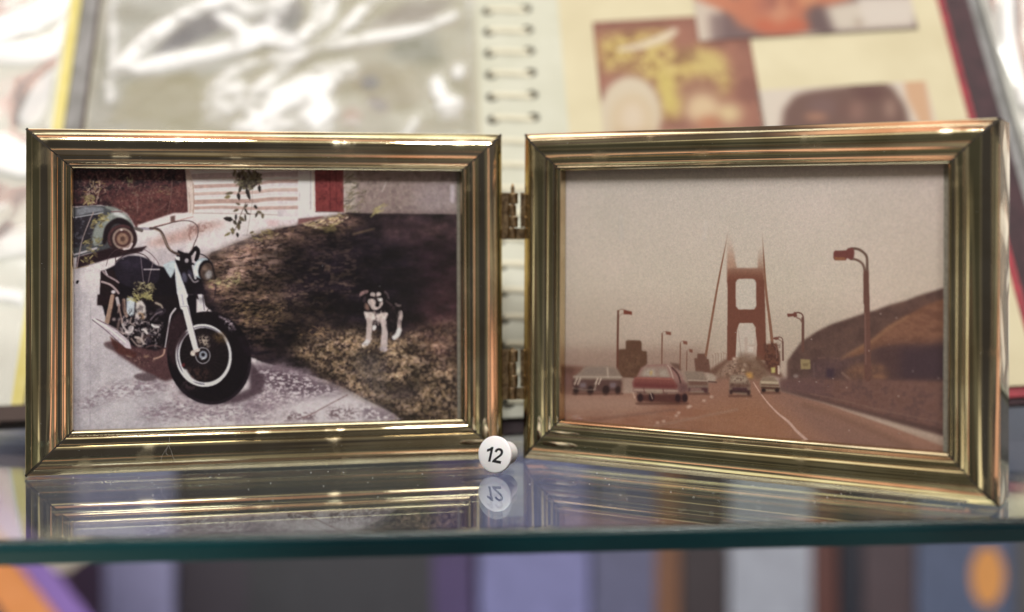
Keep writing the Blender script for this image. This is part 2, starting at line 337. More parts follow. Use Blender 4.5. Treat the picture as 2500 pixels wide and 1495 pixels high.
    UL = [(505, 640), (645, 570), (740, 552), (850, 530), (860, 600), (760, 680), (720, 780), (640, 850), (590, 830), (560, 770), (520, 720)]
    s.dapple(UL, (22, 15, 22), 9, .50, soft=12, a=.65, sharp=.14, aniso=2.2); s.dapple(UL, (150, 112, 96), 4.5, .57, soft=12, a=.6, sharp=.12, aniso=2.4)
    s.dapple(UL, (136, 104, 76), 4, .60, soft=10, a=.6, sharp=.1, aniso=2.0); s.dapple([(505, 640), (700, 570), (700, 640), (560, 700)], (190, 150, 136), 4.5, .56, soft=12, a=.7, sharp=.06, aniso=3)
    f([(690, 600), (1000, 560), (1110, 600), (1110, 800), (880, 820), (700, 760)], (26, 18, 30), soft=34, a=.9)
    tx([(930, 535), (1115, 535), (1115, 590), (1000, 600), (940, 580)], [(72, 48, 58), (92, 62, 66)], 20, soft=14, a=.8)
    f([(1010, 590), (1120, 590), (1120, 1000), (1040, 860)], (66, 34, 46), soft=24, a=.5)
    # pale shaggy edge under the door
    s.tufts([(735, 545), (845, 518), (850, 536), (815, 552), (770, 562)], [(160, 140, 98), (132, 114, 70), (182, 158, 136)], 90, 9, 2.4, ang=(-40, 30), a=.85)
    f([(405, 625), (680, 598), (690, 612), (600, 640), (400, 690)], (126, 74, 74), 'B', 1, .9)
    tx([(20, 630), (400, 640), (390, 700), (60, 715)], [(196, 172, 178), (212, 196, 204)], 8, 'B', 2, .7)
    s.tufts([(1200, 560), (1390, 450), (1400, 530), (1210, 600)], [(176, 164, 98), (150, 134, 82)], 14, 50, 18, 'B', (-50, -10))
    s.tufts([(680, 740), (820, 670), (830, 780), (700, 770)], [(150, 132, 76), (124, 106, 62)], 26, 50, 14, 'B', (-60, 60))
    l([(1260, 740), (1100, 780), (1030, 800)], 20, (120, 96, 66), 'B', 3, .7)
    # lit mottled turf, lower right
    BR = [(700, 850), (860, 800), (980, 830), (1020, 800), (1122, 780), (1130, 1050), (1000, 1035), (950, 1002), (890, 972), (850, 950), (800, 928)]
    tx(BR, [(30, 22, 28), (62, 46, 36), (134, 104, 66), (78, 58, 44), (168, 138, 98), (88, 62, 46), (196, 168, 132)], 6, soft=12, a=.9, lo=.28, hi=.72)
    s.tufts([(790, 860), (880, 810), (1110, 810), (1115, 1020), (1000, 1020), (860, 940)], [(186, 150, 110), (150, 124, 74), (200, 172, 136), (120, 94, 56), (46, 32, 34), (54, 40, 38), (160, 110, 76)], 1500, 5, 1.7, ang=(-60, 60), a=.55)
    tx([(640, 740), (800, 720), (850, 800), (780, 860), (660, 800)], [(30, 22, 30), (56, 44, 38), (98, 76, 54)], 6, soft=16, a=.5, aniso=1.8)
    s.tufts([(560, 740), (690, 740), (700, 790), (600, 800)], [(160, 126, 80), (112, 86, 56), (30, 20, 26), (180, 140, 96)], 260, 8, 2.2, ang=(-35, 10), a=.7)
    s.tufts([(720, 800), (800, 795), (800, 825), (730, 830)], [(170, 130, 84), (130, 98, 66)], 60, 7, 2, ang=(-40, 40), a=.7)
    s.dapple(BR, (30, 20, 26), 11, .50, soft=16, a=.7, sharp=.14, aniso=1.3); s.dapple(BR, (196, 160, 132), 5, .57, soft=14, a=.6, sharp=.1, aniso=1.2); s.dapple(BR, (160, 124, 86), 5, .59, soft=14, a=.5, sharp=.1)
    f([(870, 860), (930, 840), (960, 1000), (900, 960), (860, 900)], (74, 68, 72), soft=14, a=.5)
    f([(960, 935), (1030, 940), (1000, 990), (950, 975)], (56, 46, 48), soft=10, a=.7)
    f([(985, 790), (1120, 640), (1120, 900), (1050, 880)], (70, 40, 42), soft=22, a=.45)
    # drive: warm shaded streaks behind the handlebar
    f([(905, 905), (1120, 820), (1300, 760), (1500, 690), (1800, 660), (1790, 700), (1560, 770), (1400, 870), (1100, 930), (930, 935)], (182, 138, 130), 'A', 7, .85)
    s.dapple([(1380, 700), (1660, 670), (1640, 760), (1400, 830)], (136, 90, 84), 5, .52, 'A', 4, .7)
    f([(810, 700), (1230, 560), (1440, 560), (1440, 620), (1300, 660), (1000, 730), (830, 780)], (214, 200, 204), 'A', 1.5)
    l([(1000, 718), (1240, 655), (1440, 605)], 10, (160, 110, 104), 'A', 1, .8)
    f([(1185, 600), (1240, 590), (1240, 660), (1185, 665)], (98, 66, 62), 'A', 1.2, .9)
    f([(2270, 640), (2400, 640), (2400, 700), (2290, 710)], (206, 160, 162), 'A', 4, .5)
    l([(1395, 790), (1410, 868)], 14, (150, 104, 98), 'A', .8, .8)
    tx([(1480, 800), (2319, 760), (1660, 1000), (1500, 940)], [(190, 178, 186), (212, 202, 208)], 20, 'A', 12, .5)
    # pavement joint and shadows
    l([(265, 100), (262, 1400)], 7, (150, 142, 156), 'C', .8, .6, False)
    for reg, thr, a in (([(100, 1150), (480, 960), (900, 890), (1120, 930), (1150, 1010), (860, 1060), (420, 1110), (260, 1230), (110, 1240)], .53, .9),
                        ([(760, 1240), (1100, 1150), (1180, 1060), (1500, 1160), (2182, 1150), (2400, 1330), (1700, 1360), (860, 1330)], .52, .9),
                        ([(2060, 900), (2182, 780), (2300, 700), (2600, 800), (2650, 1100), (2182, 1260), (1900, 1200)], .45, .95)):
        s.dapple(reg, (128, 106, 122), 4.6, thr + .01, 'C', 9, a * .9, .12, 1.7)
        s.dapple(reg, (150, 126, 140), 7, thr - .03, 'C', 12, a * .6, .12, 1.7)
    f([(150, 770), (480, 870), (700, 935), (900, 1045), (700, 1090), (440, 1060), (240, 1040), (0, 940), (-160, 820), (-60, 720)], (92, 68, 84), 'D', 10, .88)
    s.dapple([(-140, 780), (480, 860), (860, 1040), (600, 1090), (100, 1160), (-140, 1100)], (202, 188, 198), 3.6, .56, 'D', 6, .95, .06, 1.8)
    f([(250, 1180), (560, 1110), (900, 1080), (1040, 1110), (1400, 1290), (1340, 1340), (400, 1340), (0, 1300)], (202, 190, 198), 'D', 9, .8)
    s.dapple([(700, 1200), (1000, 1200), (1040, 1320), (700, 1320)], (112, 86, 94), 4, .5, 'D', 6, .95, .07, 1.2)
    s.dapple([(1040, 1170), (1240, 1200), (1560, 1340), (1080, 1340)], (120, 98, 112), 6, .46, 'D', 6, .8, .1, 1.2)
    s.dapple([(230, 1270), (560, 1250), (560, 1340), (230, 1340)], (104, 76, 84), 5, .46, 'D', 6, .9, .1, 1.6)
    l([(905, 1070), (720, 1165), (550, 1260), (440, 1310)], [13, 11, 12, 22], (138, 104, 108), 'D', .8, .95)
    # shadow of the machine
    f([(405, 520), (470, 500), (1100, 500), (1160, 900), (1060, 925), (900, 860), (800, 800), (560, 640)], (84, 48, 52), 'C', 3, .95)
    e(850, 880, 120, 44, (98, 78, 86), 'C', 4, 2, .95); e(470, 550, 66, 30, (96, 74, 80), 'C', 24, 2, .9)
    f([(1090, 880), (1240, 1060), (1560, 1170), (1860, 1150), (2100, 1040), (2130, 900), (1960, 700), (1960, 1000), (1600, 1160), (1200, 1000)], (78, 56, 68), 'C', 4, .9)
    s.dapple([(1120, 900), (1240, 1060), (1160, 1120), (1040, 1000)], (170, 148, 158), 4, .55, 'C', 4, .8)
    f([(1730, 1060), (1850, 980), (1870, 990), (1790, 1070)], (178, 146, 140), 'C', 2, .8)
    e(2000, 700, 36, 18, (206, 192, 200), 'C', -10, 1.5, .9)
    # parked car at the left edge
    f([(-60, 520), (130, 500), (280, 480), (480, 490), (620, 545), (720, 620), (770, 720), (790, 800), (800, 900), (700, 980), (300, 1010), (120, 1060), (-60, 1090)], (70, 72, 78), 'A', 1.2, 1, True)
    f([(130, 1060), (350, 1000), (500, 960), (760, 960), (920, 940), (860, 1000), (500, 1080), (160, 1180), (120, 1190)], (44, 24, 32), 'A', 1.5)
    f([(-60, 610), (110, 600), (330, 560), (420, 560), (330, 720), (290, 900), (110, 960), (-60, 960)], (46, 40, 50), 'A', 1.5)
    s.dapple([(-60, 600), (330, 560), (300, 900), (-60, 960)], (96, 94, 110), 6, .62, 'A', 3, .6)
    f([(120, 520), (230, 490), (420, 500), (440, 545), (290, 560), (120, 600)], (120, 124, 136), 'A', 2)
    l([(110, 612), (300, 580), (420, 560)], 14, (172, 178, 190), 'A', 1, .8)
    f([(440, 490), (560, 500), (680, 580), (755, 680), (740, 720), (640, 640), (520, 660), (450, 760), (400, 900), (330, 930), (300, 860), (330, 730), (420, 620), (520, 550)], (128, 136, 132), 'A', 2, 1, True)
    f([(560, 530), (660, 580), (700, 640), (620, 610), (540, 580)], (200, 204, 210), 'A', 2.5, .8, True)
    l([(520, 548), (590, 545), (640, 552)], 16, (120, 78, 84), 'A', 1, .8)
    f([(440, 740), (500, 660), (600, 615), (700, 650), (770, 740), (790, 900), (680, 720), (540, 700), (460, 900), (420, 900)], (34, 20, 28), 'A', 1.5, 1, True)
    e(640, 850, 168, 160, (56, 32, 38), 'A', 0, 1.2); s.ring(640, 850, 150, 142, 26, (92, 54, 56), 'A', 0, 150, 300, 1.2, .8)
    e(648, 852, 118, 122, (148, 122, 112), 'A', 0, 1); e(648, 852, 92, 96, (84, 48, 48), 'A', 0, 1); e(645, 855, 66, 66, (146, 108, 88), 'A', 0, 1.4); e(645, 855, 28, 30, (96, 62, 54), 'A', 0, 1.2)
    l([(660, 970), (720, 960), (750, 910)], 24, (204, 186, 190), 'A', 1, .9); e(632, 752, 14, 12, (214, 200, 200), 'A', 0, .8)
    l([(-40, 1070), (150, 1020), (350, 960)], 22, (178, 172, 182), 'A', 1, .9)
    for cx, cy, n in ((430, 610, 26), (350, 690, 20), (270, 420, 20), (240, 1090, 12), (270, 890, 10), (320, 1010, 8), (340, 900, 8)):
        s.tufts([(cx - 60, cy - 50), (cx + 70, cy - 50), (cx + 70, cy + 40), (cx - 60, cy + 40)], [(150, 138, 78), (122, 112, 62), (176, 160, 98), (96, 82, 54)], n, 42, 16, 'A', (-60, 40))
    l([(315, 555), (250, 700), (180, 900), (130, 1180)], 13, (166, 142, 142), 'A', .8, .75); l([(385, 290), (345, 450)], 9, (150, 122, 112), 'A', .8, .7)
    l([(105, 1190), (180, 1175), (260, 1160)], 9, (140, 112, 76), 'A', 1, .8)
    # ---- the motorcycle
    blk = (24, 16, 28)
    f([(545, 1160), (640, 1120), (1050, 1160), (1240, 1200), (1330, 1484), (1480, 1484), (1480, 1700), (1200, 2000), (560, 2000), (440, 1700), (390, 1480), (400, 1230)], blk, 'A', 1.2)
    f([(440, 20), (1200, 0), (1260, 120), (1140, 420), (1060, 560), (960, 600), (700, 540), (560, 420), (430, 300)], (30, 20, 28), 'C', 2, 1)
    # tank and seat
    f([(560, 1140), (640, 1070), (760, 1045), (900, 1070), (1010, 1140), (1060, 1200), (1050, 1330), (900, 1420), (720, 1400), (600, 1330), (555, 1240)], (38, 30, 46), 'A', 1.2, 1, True)
    f([(640, 1090), (780, 1060), (880, 1090), (840, 1180), (700, 1200), (620, 1160)], (54, 46, 68), 'A', 9, .7, True)
    l([(570, 1110), (700, 1022), (820, 1015), (900, 1045), (950, 1095)], 9, (62, 40, 46), 'A', .6, 1)
    l([(565, 1065), (640, 1020), (760, 1000), (860, 960), (910, 940)], 9, (58, 34, 38), 'A', .6, .9)
    l([(460, 1160), (490, 1060), (560, 985), (640, 960)], 6, (92, 66, 72), 'A', .5, .9); l([(880, 970), (960, 1020), (1040, 1110), (1060, 1170)], 7, (92, 66, 72), 'A', .5, .9)
    l([(565, 1050), (566, 1130)], 8, (66, 42, 48), 'A', .5)
    # saddlebag and rear shock
    f([(400, 1215), (540, 1205), (600, 1340), (610, 1484), (560, 1560), (420, 1620), (390, 1480)], (38, 22, 28), 'A', 1.2)
    l([(420, 1220), (470, 1270), (560, 1320), (600, 1350)], 22, (150, 128, 136), 'A', 1, .9); l([(410, 1340), (500, 1370), (560, 1420), (600, 1470)], 24, (176, 152, 156), 'A', 1.2, .9)
    e(540, 1455, 26, 20, (214, 206, 214), 'A', 0, 1, .9); l([(450, 1215), (470, 1260)], 16, (196, 184, 196), 'A', 1, .9)
    f([(340, 0), (480, 0), (440, 120), (335, 115)], (40, 22, 30), 'C', 1.2)
    l([(500, 20), (470, 160), (440, 300)], 46, (164, 128, 108), 'C', 1, .95); l([(520, 10), (500, 150), (470, 300)], 9, (84, 54, 50), 'C', .8, .8)
    l([(548, 40), (562, 110)], 34, (196, 186, 192), 'C', 1.4, .85); l([(575, 110), (560, 190)], 20, (150, 122, 120), 'C', 1, .8)
    # engine: cylinders, covers, chrome
    f([(650, 40), (700, 20), (740, 60), (730, 210), (700, 240), (650, 200)], (178, 190, 204), 'C', 1.4)
    l([(620, 60), (625, 150), (650, 230)], 34, (160, 126, 110), 'C', 1.6, .85)
    f([(750, 80), (810, 60), (850, 120), (860, 240), (800, 290), (740, 240)], (196, 186, 184), 'C', 1.6)
    f([(770, 190), (840, 200), (840, 260), (790, 270)], (146, 106, 72), 'C', 1.6, .9)
    f([(790, 110), (830, 130), (800, 180), (770, 160)], (110, 96, 100), 'C', 1.4, .8)
    for x, y, w, h, an, c in ((945, 335, 30, 18, 25, (214, 206, 212)), (1145, 350, 18, 20, 0, (150, 136, 134)), (845, 390, 46, 14, 55, (206, 196, 200)), (690, 370, 30, 44, 30, (196, 184, 190)),
                              (640, 310, 30, 30, 0, (110, 96, 104)), (790, 480, 36, 46, 20, (160, 140, 132)), (515, 265, 20, 18, 0, (170, 150, 150)), (560, 330, 14, 70, 10, (126, 100, 96)),
                              (985, 100, 44, 14, 25, (150, 132, 112)), (1010, 180, 60, 40, -20, (66, 56, 70)), (850, 460, 70, 40, 0, (92, 70, 70)), (680, 650, 40, 16, 16, (206, 180, 160)),
                              (860, 660, 30, 10, -10, (160, 124, 96)), (880, 500, 30, 50, 0, (70, 58, 74)), (610, 120, 12, 60, 0, (70, 44, 44)), (930, 560, 30, 30, 0, (40, 30, 40))):
        e(x, y, w, h, c, 'C', an, 1.6, .85)
    s.dapple([(560, 220), (900, 200), (1040, 300), (1000, 560), (760, 560), (580, 420)], (176, 160, 164), 8, .58, 'C', 5, .8, .08)
    s.dapple([(560, 180), (1060, 120), (1080, 520), (700, 560)], (12, 8, 18), 5, .56, 'C', 4, .6)
    s.dapple([(640, 600), (960, 640), (900, 780), (700, 700)], (170, 130, 110), 4, .64, 'C', 6, .6)
    for pts, w_, c_ in (([(600, 260), (610, 330), (650, 390)], 22, (196, 182, 186)), ([(640, 400), (700, 400), (715, 350)], 24, (206, 196, 200)), ([(745, 455), (800, 470), (830, 520)], 26, (182, 164, 160)), ([(815, 375), (850, 380), (870, 415)], 20, (214, 204, 204)),
        ([(905, 270), (960, 210), (1030, 180)], 16, (120, 104, 116)), ([(700, 250), (690, 300), (740, 330)], 16, (160, 140, 136)), ([(560, 110), (590, 230), (600, 300)], 18, (150, 120, 112)), ([(960, 90), (1010, 110), (1030, 140)], 18, (158, 142, 130)), ([(700, 470), (760, 540), (800, 545)], 18, (150, 128, 124)),
        ([(530, 370), (600, 410), (640, 415)], 18, (168, 146, 146)), ([(920, 320), (950, 345), (990, 345)], 20, (222, 214, 218)), ([(880, 420), (960, 430)], 12, (96, 84, 98)), ([(860, 560), (940, 540), (1010, 560)], 14, (104, 76, 78))): l(pts, w_, c_, 'C', 1.6, .85)
    # down tube and side stand
    l([(1170, 150), (1120, 220), (1100, 320), (1080, 440), (1060, 560)], [20, 18, 16, 14, 12], (196, 190, 200), 'C', .7, .95)
    l([(1055, 590), (1040, 640), (990, 670), (940, 685)], 18, (178, 136, 118), 'C', .8, .9)
    # exhaust
    f([(270, 240), (300, 235), (520, 350), (680, 500), (700, 580), (640, 570), (480, 430), (300, 290)], (190, 176, 190), 'C', .9)
    l([(300, 262), (470, 370), (640, 510)], 14, (228, 220, 228), 'C', .8, .9); l([(285, 270), (450, 400), (620, 560)], 9, (96, 78, 92), 'C', .6, .9); l([(330, 262), (520, 360), (620, 440)], 9, (90, 66, 76), 'C', .6, .8)
    f([(470, 440), (640, 575), (760, 620), (740, 680), (560, 620), (500, 540)], (88, 44, 40), 'C', 1.5, .9)
    # front wheel
    e(1530, 675, 445, 500, (24, 15, 24), 'C', -14, 1)
    l([(1640, 235), (1740, 290), (1800, 370)], 22, (110, 92, 104), 'C', 2, .7); s.dapple([(1620, 220), (1760, 270), (1830, 400), (1760, 400)], (196, 184, 196), 2.4, .6, 'C', 2, .8)
    s.ring(1530, 675, 425, 480, 30, (46, 34, 46), 'C', -14, 20, 150, 1.5, .6); s.dapple([(1240, 900), (1420, 960), (1400, 1040), (1260, 990)], (112, 82, 88), 6, .5, 'C', 6, .6)
    e(1468, 648, 300, 335, (208, 208, 220), 'C', -10, .8)
    e(1478, 645, 262, 292, (30, 20, 26), 'C', -10, .8)
    s.ring(1470, 648, 276, 308, 13, (92, 86, 104), 'C', -10, 100, 330, .6, .85)
    s.ring(1470, 650, 290, 326, 10, (236, 236, 244), 'C', -10, 60, 300, .7, .8)
    f([(1240, 790), (1290, 800), (1330, 870), (1400, 930), (1330, 930), (1260, 870)], (224, 226, 238), 'C', 2)
    tx([(1560, 420), (1690, 400), (1720, 520), (1600, 500)], [(44, 30, 26), (120, 90, 50), (70, 50, 34)], 4, 'C', 4, .8)
    s.dapple([(1280, 780), (1500, 800), (1560, 900), (1350, 900)], (96, 62, 50), 5, .5, 'C', 6, .7)
    for k in range(30):
        th = k / 30 * 2 * math.pi; l([(1470 + 60 * math.cos(th + .5), 640 + 64 * math.sin(th + .5)), (1474 + 250 * math.cos(th), 645 + 280 * math.sin(th))], 2.6, (104, 84, 84), 'C', .4, .35, False)
    s.dapple([(1410, 440), (1520, 440), (1540, 560), (1430, 560)], (200, 180, 160), 3, .5, 'C', 4, .8)
    s.ring(1462, 650, 76, 84, 8, (170, 168, 180), 'C', 0, soft=.6); e(1465, 645, 44, 46, (142, 150, 170), 'C', 0, 1); e(1465, 640, 20, 20, (24, 18, 26), 'C', 0, .8); l([(1450, 690), (1490, 670)], 10, (220, 224, 236), 'C', .8, .8)
    e(1255, 750, 18, 22, (130, 40, 46), 'C', 30, 1, .8)
    # rear fender behind the fork, inner shadow
    f([(1200, 180), (1280, 240), (1290, 420), (1190, 560), (1170, 640), (1180, 800), (1120, 700), (1080, 600), (1100, 320)], (54, 32, 40), 'C', 3, .9)
    # fork legs, headlamp, bars
    f([(1400, -40), (1450, -60), (1500, 170), (1440, 178)], (200, 194, 208), 'C', .8); l([(1455, -10), (1478, 165)], 7, (60, 46, 66), 'C', .5, .9)
    fk = [(1235, 1110), (1300, 1300), (1345, 1484)]
    l([(1190, -340), (1230, -180), (1265, 10)], 74, (206, 208, 224), 'C', .7, 1); l([(1232, -20), (1262, 125)], 84, (206, 206, 220), 'C', .7, 1)
    l([(1275, 130), (1330, 360), (1390, 590)], [70, 62, 56], (212, 210, 222), 'C', .7, 1); l([(1300, 130), (1362, 360), (1410, 560)], 8, (104, 92, 108), 'C', .8, .8)
    l([(1222, 130), (1312, 122)], 6, (120, 110, 124), 'C', .5, .8); l([(1236, -20), (1256, 110)], 12, (150, 146, 164), 'C', 1.2, .7)
    e(1358, 625, 30, 30, (210, 196, 186), 'C', 0, .8); l([(1370, 605), (1415, 590)], 36, (196, 182, 176), 'C', .9, .9); e(1400, 632, 22, 20, (60, 34, 34), 'C', 0, 1)
    f([(1100, 1150), (1200, 1100), (1260, 1100), (1240, 1180), (1225, 1240), (1190, 1300), (1150, 1240)], (170, 188, 200), 'A', 1)
    f([(1230, 1120), (1262, 1130), (1330, 1340), (1350, 1484), (1262, 1484), (1242, 1300)], (196, 204, 220), 'A', .8)
    f([(1270, 980), (1340, 1010), (1420, 1020), (1430, 1120), (1480, 1150), (1560, 1400), (1590, 1484), (1380, 1484), (1300, 1260), (1240, 1100)], (26, 18, 28), 'A', 1)
    f([(1240, 1050), (1290, 1060), (1290, 1100), (1250, 1090)], (214, 214, 226), 'A', .8); e(1370, 1100, 22, 26, (190, 180, 190), 'A', 0, 1, .8); e(1440, 1060, 16, 22, (170, 156, 160), 'A', 20, 1, .8)
    l([(1420, 1020), (1470, 960), (1500, 1000), (1480, 1090)], 44, (24, 14, 22), 'A', .8)
    f([(1450, 960), (1480, 930), (1500, 960), (1480, 1000)], (26, 16, 24), 'A', .8)
    # headlamp
    e(1560, 1190, 112, 120, (150, 170, 184), 'A', 15, 1); e(1500, 1190, 42, 90, (196, 210, 220), 'A', 10, 1.5, .9)
    e(1590, 1210, 88, 118, (28, 18, 24), 'A', 10, 1); e(1600, 1225, 72, 100, (98, 74, 66), 'A', 10, 1.2); e(1620, 1260, 40, 50, (204, 200, 206), 'A', 20, 2.5, .9); e(1580, 1190, 30, 36, (140, 112, 96), 'A', 0, 2, .8)
    e(1345, 1290, 30, 60, (92, 92, 120), 'A', -10, 2, .8); e(1410, 1250, 26, 50, (58, 54, 76), 'A', -20, 1.6, .9); l([(1395, 1260), (1450, 1340), (1500, 1330)], 18, (170, 160, 170), 'A', 1.2, .7)
    l([(1440, 1160), (1470, 1300)], 26, (206, 210, 220), 'A', 1.2, .8)
    l([(1510, 1020), (1580, 1050), (1640, 1120), (1680, 1230), (1700, 1360), (1690, 1484)], 11, (40, 28, 36), 'A', .5)
    l([(1700, 1340), (1690, 1500), (1620, 1640), (1560, 1720)], 9, (50, 36, 40), 'A', .5, .9)
    # handlebar: grip, bar and cables
    l([(800, 742), (880, 738), (970, 745)], 30, (150, 140, 158), 'A', .7); l([(790, 735), (860, 760)], 38, (96, 84, 82), 'A', 1, .9)
    l([(960, 735), (1040, 745), (1090, 790), (1125, 870), (1160, 950), (1210, 1000), (1280, 1030)], 30, (86, 66, 64), 'A', .6)
    l([(1000, 745), (1070, 780), (1115, 850), (1150, 930), (1200, 985)], 8, (168, 144, 124), 'A', .7, .9)
    l([(970, 730), (1100, 700), (1230, 665), (1350, 648), (1440, 665), (1495, 720), (1495, 810), (1460, 900), (1425, 990)], 10, (84, 62, 62), 'A', .5)
    # twigs in front of the machine
    l([(850, 1060), (865, 1200), (885, 1370)], 8, (156, 138, 150), 'A', .6, .7); l([(1000, 1090), (960, 1230), (935, 1350)], 9, (166, 146, 150), 'A', .6, .7)
    l([(890, 1200), (1060, 1200)], 16, (196, 186, 196), 'A', 1, .8)
    s.tufts([(780, 1350), (1000, 1350), (1000, 1484), (960, 1560), (760, 1500)], [(158, 148, 102), (128, 118, 80), (84, 74, 54), (178, 168, 126), (48, 38, 36)], 110, 44, 12, 'A', (-80, 80), .95)
    for cx, cy, n in ((740, 30, 14), (860, 10, 16)): s.tufts([(cx - 60, cy - 30), (cx + 60, cy - 30), (cx + 60, cy + 40), (cx - 60, cy + 40)], [(166, 156, 90), (130, 122, 70)], n, 50, 18, 'C', (-60, 60), .9)
    s.tufts([(1600, 1320), (1800, 1290), (1950, 1240), (2000, 1350), (1850, 1400), (1640, 1400)], [(156, 146, 92), (176, 152, 110), (120, 108, 70)], 50, 50, 12, 'A', (-50, 30), .8)
    l([(1960, 1160), (1900, 1290), (1840, 1400)], 9, (150, 126, 104), 'A', .8, .6)
    # hanging leafy branch
    l([(2110, 290), (2115, 420), (2080, 640), (2050, 820)], 5, (110, 96, 90), 'A', .5, .7)
    s.tufts([(1900, 100), (2200, 100), (2200, 220), (2100, 290), (1960, 260)], [(90, 84, 60), (66, 56, 44), (120, 112, 84), (54, 42, 40), (104, 96, 64)], 150, 52, 22, 'A', (20, 160), .9)
    for x, y, L, w, an, c in ((2040, 270, 160, 46, 72, 0), (1990, 250, 90, 40, 110, 1), (1950, 330, 90, 44, 80, 0), (1900, 330, 100, 34, 170, 2), (1870, 370, 80, 40, 165, 3), (2190, 240, 90, 40, 85, 0), (2010, 200, 70, 36, 60, 1), (2130, 470, 60, 36, 50, 0), (2060, 460, 60, 26, 130, 1),
                              (1980, 470, 60, 26, 200, 2), (2020, 500, 80, 26, 60, 1), (1960, 520, 70, 30, 160, 2), (1930, 570, 80, 30, 95, 0), (1900, 640, 120, 56, 190, 0), (1900, 640, 70, 40, 60, 1), (1960, 600, 90, 40, 40, 2), (1985, 640, 80, 40, 120, 1), (1950, 680, 80, 44, 80, 2),
                              (2030, 570, 90, 26, 85, 1), (2040, 560, 60, 20, 20, 1), (2160, 540, 70, 34, 20, 2), (2170, 550, 70, 30, 110, 1), (2230, 560, 70, 36, 90, 2), (1890, 720, 90, 40, 90, 2), (1940, 780, 60, 34, 80, 0), (1870, 780, 90, 30, 150, 3), (2080, 790, 60, 26, -20, 2), (2100, 800, 90, 20, 50, 2), (1860, 740, 80, 22, 45, 3)):
        s.leaf(x, y, L, w, an, ((40, 34, 32), (62, 54, 44), (92, 80, 56), (122, 110, 66))[c], 'A', .95)
    l([(2040, 440), (1990, 560), (1940, 700), (1890, 800)], 8, (84, 68, 56), 'A', .5, .8)
    s.tufts([(2120, 800), (2319, 740), (2400, 800), (2300, 880), (2150, 870)], [(150, 128, 76), (122, 100, 66), (176, 152, 116)], 40, 44, 12, 'A', (-40, 40), .8)
    s.dapple([(690, 600), (1000, 545), (1120, 560), (1120, 830), (880, 840), (700, 780)], (52, 38, 42), 6, .57, soft=14, a=.45, sharp=.14, aniso=2.4)
    s.dapple([(700, 640), (860, 600), (900, 700), (740, 790), (640, 800)], (104, 82, 66), 5, .60, soft=16, a=.6, sharp=.1, aniso=2.6)
    b_, m_ = s.pmask(LP, 'S', 2); x0, y0, x1, y1 = b_; s.img[y0:y1, x0:x1] *= 1 + (m_ * (fbm(y1 - y0, x1 - x0, 90, 40, 3) - .5) * 1.3)[..., None]
    # ---- the dog
    dk, wh, gy = (26, 18, 26), (212, 202, 206), (166, 148, 150)
    f([(330, 170), (450, 110), (620, 140), (720, 330), (900, 440), (1010, 520), (1000, 900), (760, 1000), (690, 1200), (560, 900), (420, 780), (260, 720), (220, 560), (200, 380), (260, 240)], dk, 'K', 1, 1, True)
    f([(130, 290), (160, 200), (250, 160), (330, 160), (300, 220), (230, 240), (180, 270)], (150, 112, 112), 'K', .8, .95); f([(200, 380), (230, 290), (270, 260), (270, 380), (220, 410)], (72, 54, 62), 'K', .8, .9)
    l([(650, 190), (700, 240), (725, 320)], 30, (104, 86, 90), 'K', .7, .9); l([(680, 370), (740, 420), (790, 460)], 26, (96, 76, 78), 'K', .8, .8); l([(870, 430), (920, 470), (970, 460)], 28, (146, 124, 122), 'K', .8, .9)
    e(412, 250, 56, 46, (196, 178, 176), 'K', 35, .7); e(525, 245, 52, 46, (196, 178, 176), 'K', -35, .7)
    f([(330, 340), (400, 330), (460, 360), (470, 420), (540, 420), (600, 380), (610, 430), (570, 500), (480, 555), (400, 540), (350, 470), (310, 400)], (196, 176, 172), 'K', .8, 1, True)
    f([(500, 320), (590, 320), (600, 370), (550, 390), (510, 350)], (226, 214, 212), 'K', .8, .95, True)
    e(500, 455, 46, 44, (20, 12, 18), 'K', 0, .7); e(400, 300, 44, 22, (24, 14, 20), 'K', 10, .8); e(545, 290, 40, 20, (24, 14, 20), 'K', -15, .8)
    l([(460, 270), (485, 330), (490, 410)], 32, (60, 42, 46), 'K', .7, .9)
    f([(255, 420), (310, 430), (340, 540), (290, 560), (240, 500)], (150, 110, 96), 'K', 1, .8, True)
    f([(235, 590), (300, 600), (420, 610), (470, 700), (510, 640), (700, 610), (690, 700), (640, 790), (560, 800), (480, 760), (300, 760), (250, 680)], (206, 188, 184), 'K', 1, 1, True)
    l([(470, 590), (480, 730)], 40, (74, 52, 56), 'K', 1.2, .8)
    l([(350, 740), (335, 980), (315, 1180)], [120, 112, 104], (192, 172, 168), 'K', .9); l([(300, 1200), (230, 1270)], [110, 90], wh, 'K', .9)
    l([(620, 780), (650, 950), (640, 1150), (630, 1330)], [110, 124, 132, 140], (188, 170, 170), 'K', .9); e(630, 1340, 80, 50, (180, 164, 172), 'K', 0, 1)
    f([(660, 820), (740, 900), (740, 1000), (700, 980)], dk, 'K', 1, .8)
    l([(440, 900), (430, 950)], [80, 60], wh, 'K', .9); f([(410, 970), (480, 950), (440, 1010)], (110, 74, 66), 'K', 1, .8)
    l([(965, 600), (970, 680), (940, 820), (945, 950)], [70, 84, 70, 90], (186, 166, 164), 'K', .9); l([(940, 960), (900, 1060), (840, 1110)], [100, 96, 90], wh, 'K', .9)
    f([(270, 1300), (520, 1320), (560, 1420), (300, 1400)], (40, 26, 32), 'K', 5, .6)
    s.tufts([(240, 580), (700, 600), (680, 800), (560, 900), (300, 800)], [(176, 156, 150), (214, 198, 194), (140, 118, 112)], 90, 60, 16, 'K', (60, 120), .6)
    s.tufts([(230, 180), (720, 180), (760, 520), (240, 560)], [(30, 20, 28), (70, 54, 58), (40, 28, 34)], 60, 60, 14, 'K', (40, 140), .35)
